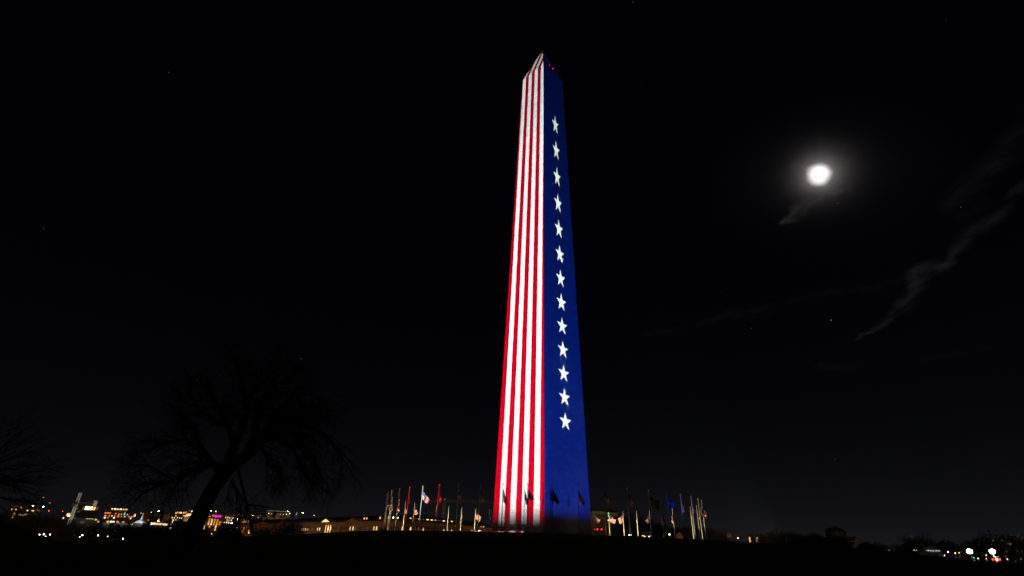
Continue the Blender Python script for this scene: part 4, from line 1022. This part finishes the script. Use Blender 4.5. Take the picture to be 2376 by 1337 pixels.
# domed building
D3 = 330
c = at(*z6(1360, 830), D3); r = empty('domed_building', (c.x, c.y, -8), label='dark round domed building rising above the trees on the right', cat='building')
rw = (at(*z6(1495, 830), D3)-at(*z6(1222, 830), D3)).length/2; z_t = at(*z6(1350, 690), D3).z+8; z_d = at(*z6(1360, 762), D3).z+8
MB().prism([(rw*cos(2*pi*i/28), rw*sin(2*pi*i/28)) for i in range(28)], 0, z_d).build('drum', stonew, r)
dm = MB(); N = 28; prof = [(rw*.97*cos(t*pi/2/8), z_d+(z_t-z_d)*sin(t*pi/2/8)) for t in range(8)]
for R_d, zq in prof:
    for i in range(N): dm.v.append((R_d*cos(2*pi*i/N), R_d*sin(2*pi*i/N), zq))
for k in range(7):
    for i in range(N): dm.f.append((k*N+i, k*N+(i+1) % N, k*N+N+(i+1) % N, k*N+N+i))
dm.f.append(tuple(7*N+i for i in range(N))); dm.build('dome', roofm, r, smooth=True)
MB().prism([(rw*.2*cos(2*pi*i/16), rw*.2*sin(2*pi*i/16)) for i in range(16)], z_t-.6, z_t+.25).build('oculus_ring', roofm, r)
MB().prism([(rw*1.04*cos(2*pi*i/28), rw*1.04*sin(2*pi*i/28)) for i in range(28)], z_d-.5, z_d+.1).build('cornice', stonew, r)
B = Bld('gabled_building', 'building', 'small gabled stone building faintly lit in front of the dome', z6(1468, 0)[0], z6(1610, 0)[0], z6(0, 874)[1], 290, 14, stonew, roof=False)
roofprism(B, 'roof', [z6(1432, 876), z6(1618, 868), z6(1612, 818), z6(1470, 828)], -.5, 13, roofm)
roofprism(B, 'gable', [z6(1596, 868), z6(1642, 885), z6(1618, 822)], -.7, 6, stonew)
for x in (1500, 1530, 1556, 1588): B.win(*z6(x, 908), DRK, 1.4, 2.2)
lamp_light(B.root.matrix_basis @ Vector((B.a+7, -8, 5)), 170, (1, .68, .32), .4)
# trees
tl = 'bare tree standing '
for zf, x, y, d, H, lab in (
    (z1, 130, 480, 230, 13, 'at the far left before the office block'), (z1, 400, 560, 225, 11, 'in front of the pale mast, brown in lamp light'), (z1, 560, 515, 235, 13, 'below the roof lamps of the far left block'),
    (z1, 690, 540, 230, 12, 'left of the white crane'), (z1, 820, 640, 215, 9, 'at the foot of the white crane'), (z1, 1000, 640, 220, 9, 'below the pale concrete building'), (z1, 1180, 650, 220, 9, 'below the arched building'),
    (z1, 1400, 640, 225, 10, 'over the left half of the floodlit white wall'), (z1, 1560, 630, 222, 10, 'over the middle of the floodlit white wall'), (z1, 1720, 640, 225, 10, 'just right of the floodlit white wall'), (z1, 1900, 660, 220, 9, 'below the floodlit spire'),
    (z1, 2120, 690, 215, 8, 'below the low building with eaves lights'), (z2, 130, 650, 225, 10, 'left of the leaning trunk'), (z2, 560, 700, 220, 8, 'just right of the leaning trunk'), (z2, 830, 660, 225, 9, 'below the dark office block with arched windows'),
    (z2, 960, 690, 220, 8, 'left of the orange brick building'), (z2, 1300, 700, 240, 9, 'before the left end of the government building'), (z2, 1680, 590, 255, 14, 'spreading in front of the government building'),
    (z5, 480, 560, 240, 13, 'behind the first flags right of the obelisk'), (z5, 640, 555, 250, 14, 'behind the red flag'), (z5, 760, 580, 245, 13, 'behind the spread yellow flag'), (z5, 960, 620, 240, 12, 'left of the museum'),
    (z6, 470, 770, 240, 11, 'at the left end of the right hand tree line'), (z6, 600, 740, 235, 13, 'second in the right hand tree line'), (z6, 700, 750, 235, 12, 'third in the right hand tree line'), (z6, 810, 755, 235, 12, 'fourth in the right hand tree line'),
    (z6, 930, 765, 235, 12, 'fifth in the right hand tree line'), (z6, 1080, 795, 240, 11, 'sixth in the right hand tree line'), (z6, 1180, 795, 240, 11, 'left of the dome'), (z6, 1270, 815, 235, 10, 'in front of the left half of the dome'), (z6, 1400, 840, 232, 9, 'in front of the right half of the dome'),
    (z6, 1690, 888, 235, 9, 'right of the gabled building'), (z6, 1800, 905, 240, 8, 'between the gabled building and the round crown'), (z6, 1920, 890, 235, 10, 'with a broad round crown right of the gabled building'),
    (z7, 180, 805, 240, 8, 'low in the dip at the right'), (z7, 430, 715, 235, 11, 'left of the pair of thin trees at the right'), (z7, 670, 700, 235, 12, 'right of the pair of thin trees at the right'),
    (z7, 990, 745, 240, 12, 'left of the blazing lamps'), (z7, 1200, 760, 245, 12, 'behind the left blazing lamp'), (z7, 1560, 700, 245, 15, 'between the blazing lamps'), (z7, 1800, 600, 240, 18, 'behind the right blazing lamp'), (z7, 2020, 640, 235, 17, 'right of the blazing lamps'), (z7, 2200, 690, 225, 15, 'at the right edge')):
    place_tree(*zf(x, y), d, H, tl+lab)
# two very bright street lights and the small lights round them
for x, lab in ((1358, 'left of the two blazing white street lights at the right'), (1735, 'right of the two blazing white street lights at the right')):
    lamp(*z7(x, 930), 190, (1, .80, .60), 900, .5, lab, light=0, group='blazing street lights')
    lamp_light(at(*z7(x, 930), 190)-Vector((0, 1.2, 0)), 260, (1, .62, .38), .4)
for x, y, d, col, st, lab in ((998, 937, 200, (1, .8, .35), 22, 'yellow white light left of the blazing lamps'), (1120, 955, 200, (1, .85, .5), 16, 'yellow white light between the trees and left blazing lamp'), (1180, 947, 200, (1, .4, .05), 10, 'small orange light left of the left blazing lamp'),
    (940, 992, 195, (1, .5, .2), 3, 'dull orange light lowest at the left of the group'), (1428, 1033, 195, (.05, .7, .65), 10, 'teal signal light right below the left blazing lamp'), (1807, 1035, 195, (.05, .7, .65), 12, 'teal signal light right below the right blazing lamp'),
    (1497, 1043, 195, WW, 14, 'small white light between the blazing lamps'), (1633, 993, 195, WW, 12, 'upper small light left of the right blazing lamp'), (1632, 1048, 195, WW, 6, 'lower small light left of the right blazing lamp'),
    (1722, 1050, 195, WW, 16, 'white light just below the right blazing lamp'), (1983, 1055, 195, (1, .7, .5), 8, 'small pinkish light far right of the blazing lamps'), (438, 907, 220, CW, 9, 'small white light in the dip between tree and hill'),
    (475, 910, 220, CW, 4, 'faint white light in the dip between tree and hill')):
    lamp(*z7(x, y), d, col, st*.35, .09, lab, group='small lights along the far road')
# low shop front with a broken row of white light
p = at(*z7(730, 917), 225); r = empty('kiosk', (p.x, p.y, gh(p.x, p.y)), label='distant low kiosk showing a short broken row of white light', cat='kiosk'); hh = p.z-r.location.z
MB().box((-3, -1, 0), (3, 2, hh+1.2)).build('body', darkw, r); MB().box((-3.3, -1.3, hh+1.2), (3.3, 2.3, hh+1.5)).build('roof', roofm, r)
for dx, w_ in ((-1.7, .35), (-1.0, .3), (-.3, .25), (.7, .5), (1.5, .5)): MB().box((dx-w_/2, -1.1, hh-.1), (dx+w_/2, -.9, hh+.12)).build('window', mat('kiosk_window', (.1, .1, .1), .4, emit=(.95, .95, 1), es=.6), r)

# ------------------------------------------------------------------ vehicles
def car_mesh():
    prof = [(-2.2, .35), (-2.25, .75), (-2.1, .95), (-1.45, 1.0), (-.85, 1.42), (.75, 1.45), (1.35, 1.02), (2.1, .92), (2.25, .7), (2.2, .35)]
    m = MB(); n = len(prof)
    for i, (x, z) in enumerate(prof): k = .78 if z > 1.2 else .9; m.v += [(x, -k, z), (x, k, z)]
    for i in range(n): j = (i+1) % n; m.f.append((2*i, 2*j, 2*j+1, 2*i+1))
    m.f += [tuple(2*i for i in range(n))[::-1], tuple(2*i+1 for i in range(n))]; return m
carm = mat('car_paint', (.06, .06, .07), .3); tyre = mat('tyre', (.02, .02, .02), .9); head = mat('headlight', (.8, .8, .7), .3, emit=(1, .75, .45), es=8); tail = mat('taillight', (.4, .02, .02), .3, emit=(1, .02, .02), es=16); glz = mat('car_glass', (.01, .01, .012), .1)
cproto = None
def car(p, rz, label, hd=True, tl_=True, sc_=1.0):
    global cproto
    r = empty('car', p, rz, label=label, cat='car', group='cars on the far roads')
    parts = [('body', car_mesh(), carm), ('windscreen', MB().prism([(.8, -.7), (1.33, -.8), (1.33, .8), (.8, .7)], 1.05, 1.4, top=[(.74, -.7), (.85, -.7), (.85, .7), (.74, .7)]), glz)]
    for n_, m_, mt in parts: m_.build(n_, mt, r)
    for x in (-1.4, 1.4):
        for y in (-.85, .85):
            q = MB(); q.tube([(x, y-.1, .33), (x, y+.1, .33)], [.33, .33], 12); q.build('wheel', tyre, r)
    for y in (-.62, .62):
        MB().ball((2.22, y, .72), .13).build('headlight', head if hd else carm, r); MB().ball((-2.22, y, .8), .14).build('taillight', tail if tl_ else carm, r)
    return r
def face_rot(p, toward=True):
    a = math.atan2(CP.y-p.y, CP.x-p.x); return a if toward else a+pi
for zf, x, y, d, tw, lab in ((z5, 795, 822, 175, True, 'car with glowing headlights beyond the flagpoles'), (z5, 175, 730, 185, False, 'car showing red tail lights just right of the obelisk'), (z5, 88, 731, 190, False, 'car with faint red tail lights touching the edge of the obelisk'),
                             (z7, 1800, 1065, 180, False, 'car with glaring red tail lights below the right blazing lamp'), (z1, 615, 790, 190, True, 'car with bluish headlights low at the far left')):
    p = at(*zf(x, y), d); car(Vector((p.x, p.y, p.z-.76)), face_rot(p, tw), lab)
big_tail = mat('taillight_bright', (.4, .02, .02), .3, emit=(1, .03, .02), es=70)
p = at(*z7(1800, 1065), 176); r = empty('traffic_signal', (p.x, p.y, p.z-3.6), label='red traffic signal glaring below the right blazing lamp', cat='traffic signal')
MB().tube([(0, 0, 0), (0, 0, 3)], [.08, .06], 6).build('pole', dark, r); MB().box((-.22, -.1, 2.9), (.22, .25, 4.0)).build('housing', dark, r); MB().ball((0, -.15, 3.6), .26).build('red_light', big_tail, r)
for (x, y) in ((293, 525),):
    p = at(*z5(x, y+8), 240); r = empty('traffic_signal', (p.x, p.y, gh(p.x, p.y)), label='traffic signal with green lights before the building right of the obelisk', cat='traffic signal'); hh = p.z-r.location.z
    MB().tube([(0, 0, 0), (0, 0, hh)], [.1, .07], 6).build('pole', dark, r); MB().box((-.3, 0, hh-.9), (.3, .3, hh+.9)).build('housing', dark, r)
    gm_ = mat('signal_green', (.05, .4, .1), .3, emit=(.02, .9, .2), es=2.5)
    for dz in (-.5, .5): MB().ball((0, -.1, hh+dz), .24).build('green_light', gm_, r)
p = at(*z5(290, 607), 240); lamp(*z5(290, 607), 240, (.4, .75, 1), 3, .22, 'small pale blue light below the green signal', group='small lights along the far road')
# bus shelter frame and a lit shrub behind the flagpoles
p0, p1 = at(*z5(742, 830), 200), at(*z5(840, 768), 200); wd = (Vector((p1.x, p1.y))-Vector((p0.x, p0.y))).length
r = empty('bus_shelter', (p0.x, p0.y, p0.z), math.atan2(p1.y-p0.y, p1.x-p0.x), label='faint bus shelter frame with lights beneath it among the flagpoles', cat='shelter'); hh = p1.z-p0.z
MB().box((0, -.6, hh), (wd, .8, hh+.12)).build('roof', bar_m, r)
for x in (.05, wd-.05): MB().tube([(x, 0, -.6), (x, 0, hh)], [.06, .06], 5).build('post', bar_m, r)
for x, w_ in ((.32*wd, 1.0), (.74*wd, 1.0)): MB().box((x-w_, -.1, .35), (x+w_*.6, 0, .65)).build('light_strip', mat('strip_warm', (.5, .3, .2), .4, emit=(1, .55, .3), es=1.6), r)
for zf, x, y, lab in ((z5, 1225, 832, 'small shrub lit orange by a lamp behind the flagpoles'),):
    p = at(*zf(x, y+22), 190); sh = empty('shrub', p, label=lab, cat='shrub'); leafy('f', None, 1.2, 1.2, 2.0, 500, leaf, .13).build('foliage', mat('leaf_dry', (.25, .16, .08), .9, noise=.3, nscale=2), sh)
    MB().tube([(0, 0, -.5), (0, 0, 1)], [.06, .03], 6).build('stem', bark, sh); lamp_light(p+Vector((.4, -1.9, 1.2)), 40, (1, .5, .3), .1)

# ------------------------------------------------------------------ moon and stars
mp_ = CP+MD*9000; moonm = mat('moon_surface', (.3, .3, .3), .9, emit=(1, .98, .95), es=30)
tag(MB().ball((0, 0, 0), 9000*math.tan(rad(.36)), 32, 20).build('moon', moonm, loc=mp_, smooth=True), 'bright overexposed full moon glowing through thin cloud at the upper right', 'moon')
stm = mat('star_light', (.3, .3, .3), .9, emit=(.85, .85, 1), es=1.1); stf = mat('star_light_faint', (.3, .3, .3), .9, emit=(.8, .85, 1), es=.35)
for px, py, rr_, lab in ((1928, 743, 7.5, 'brightest star, straight below the moon'), (1469, 5, 6, None), (392, 168, 4.5, None), (1489, 198, 4.5, None), (1743, 762, 5, None), (698, 833, 5, None), (2230, 481, 5, None), (2195, 46, 4.5, None), (101, 530, 4, None), (1677, 678, 4, None), (1944, 472, 4, None), (1938, 1065, 4.5, None)):
    o = MB().ball((0, 0, 0), rr_*.72, 8, 6)  .build('star', stm if lab else stf, loc=CP+ray(px, py)*9500)
    tag(o, lab or 'tiny faint star, one of those scattered over the black sky', 'star', None if lab else 'faint stars in the sky')

# ------------------------------------------------------------------ the night air (scatters the beams of light)
hz_ = MB().box((-1600, -CAMD-1600, -16), (1600, 1500, 185)).build('haze', bpy.data.materials.new('haze_air')); hz_['kind'] = 'stuff'
hm = hz_.data.materials[0]; hm.use_nodes = True; hn = hm.node_tree; hn.nodes.clear()
ho = hn.nodes.new('ShaderNodeOutputMaterial'); hv = hn.nodes.new('ShaderNodeVolumePrincipled'); hn.links.new(hv.outputs[0], ho.inputs['Volume'])
hv.inputs['Color'].default_value = (.42, .66, 1, 1); hv.inputs['Density'].default_value = .000016; hv.inputs['Anisotropy'].default_value = .8
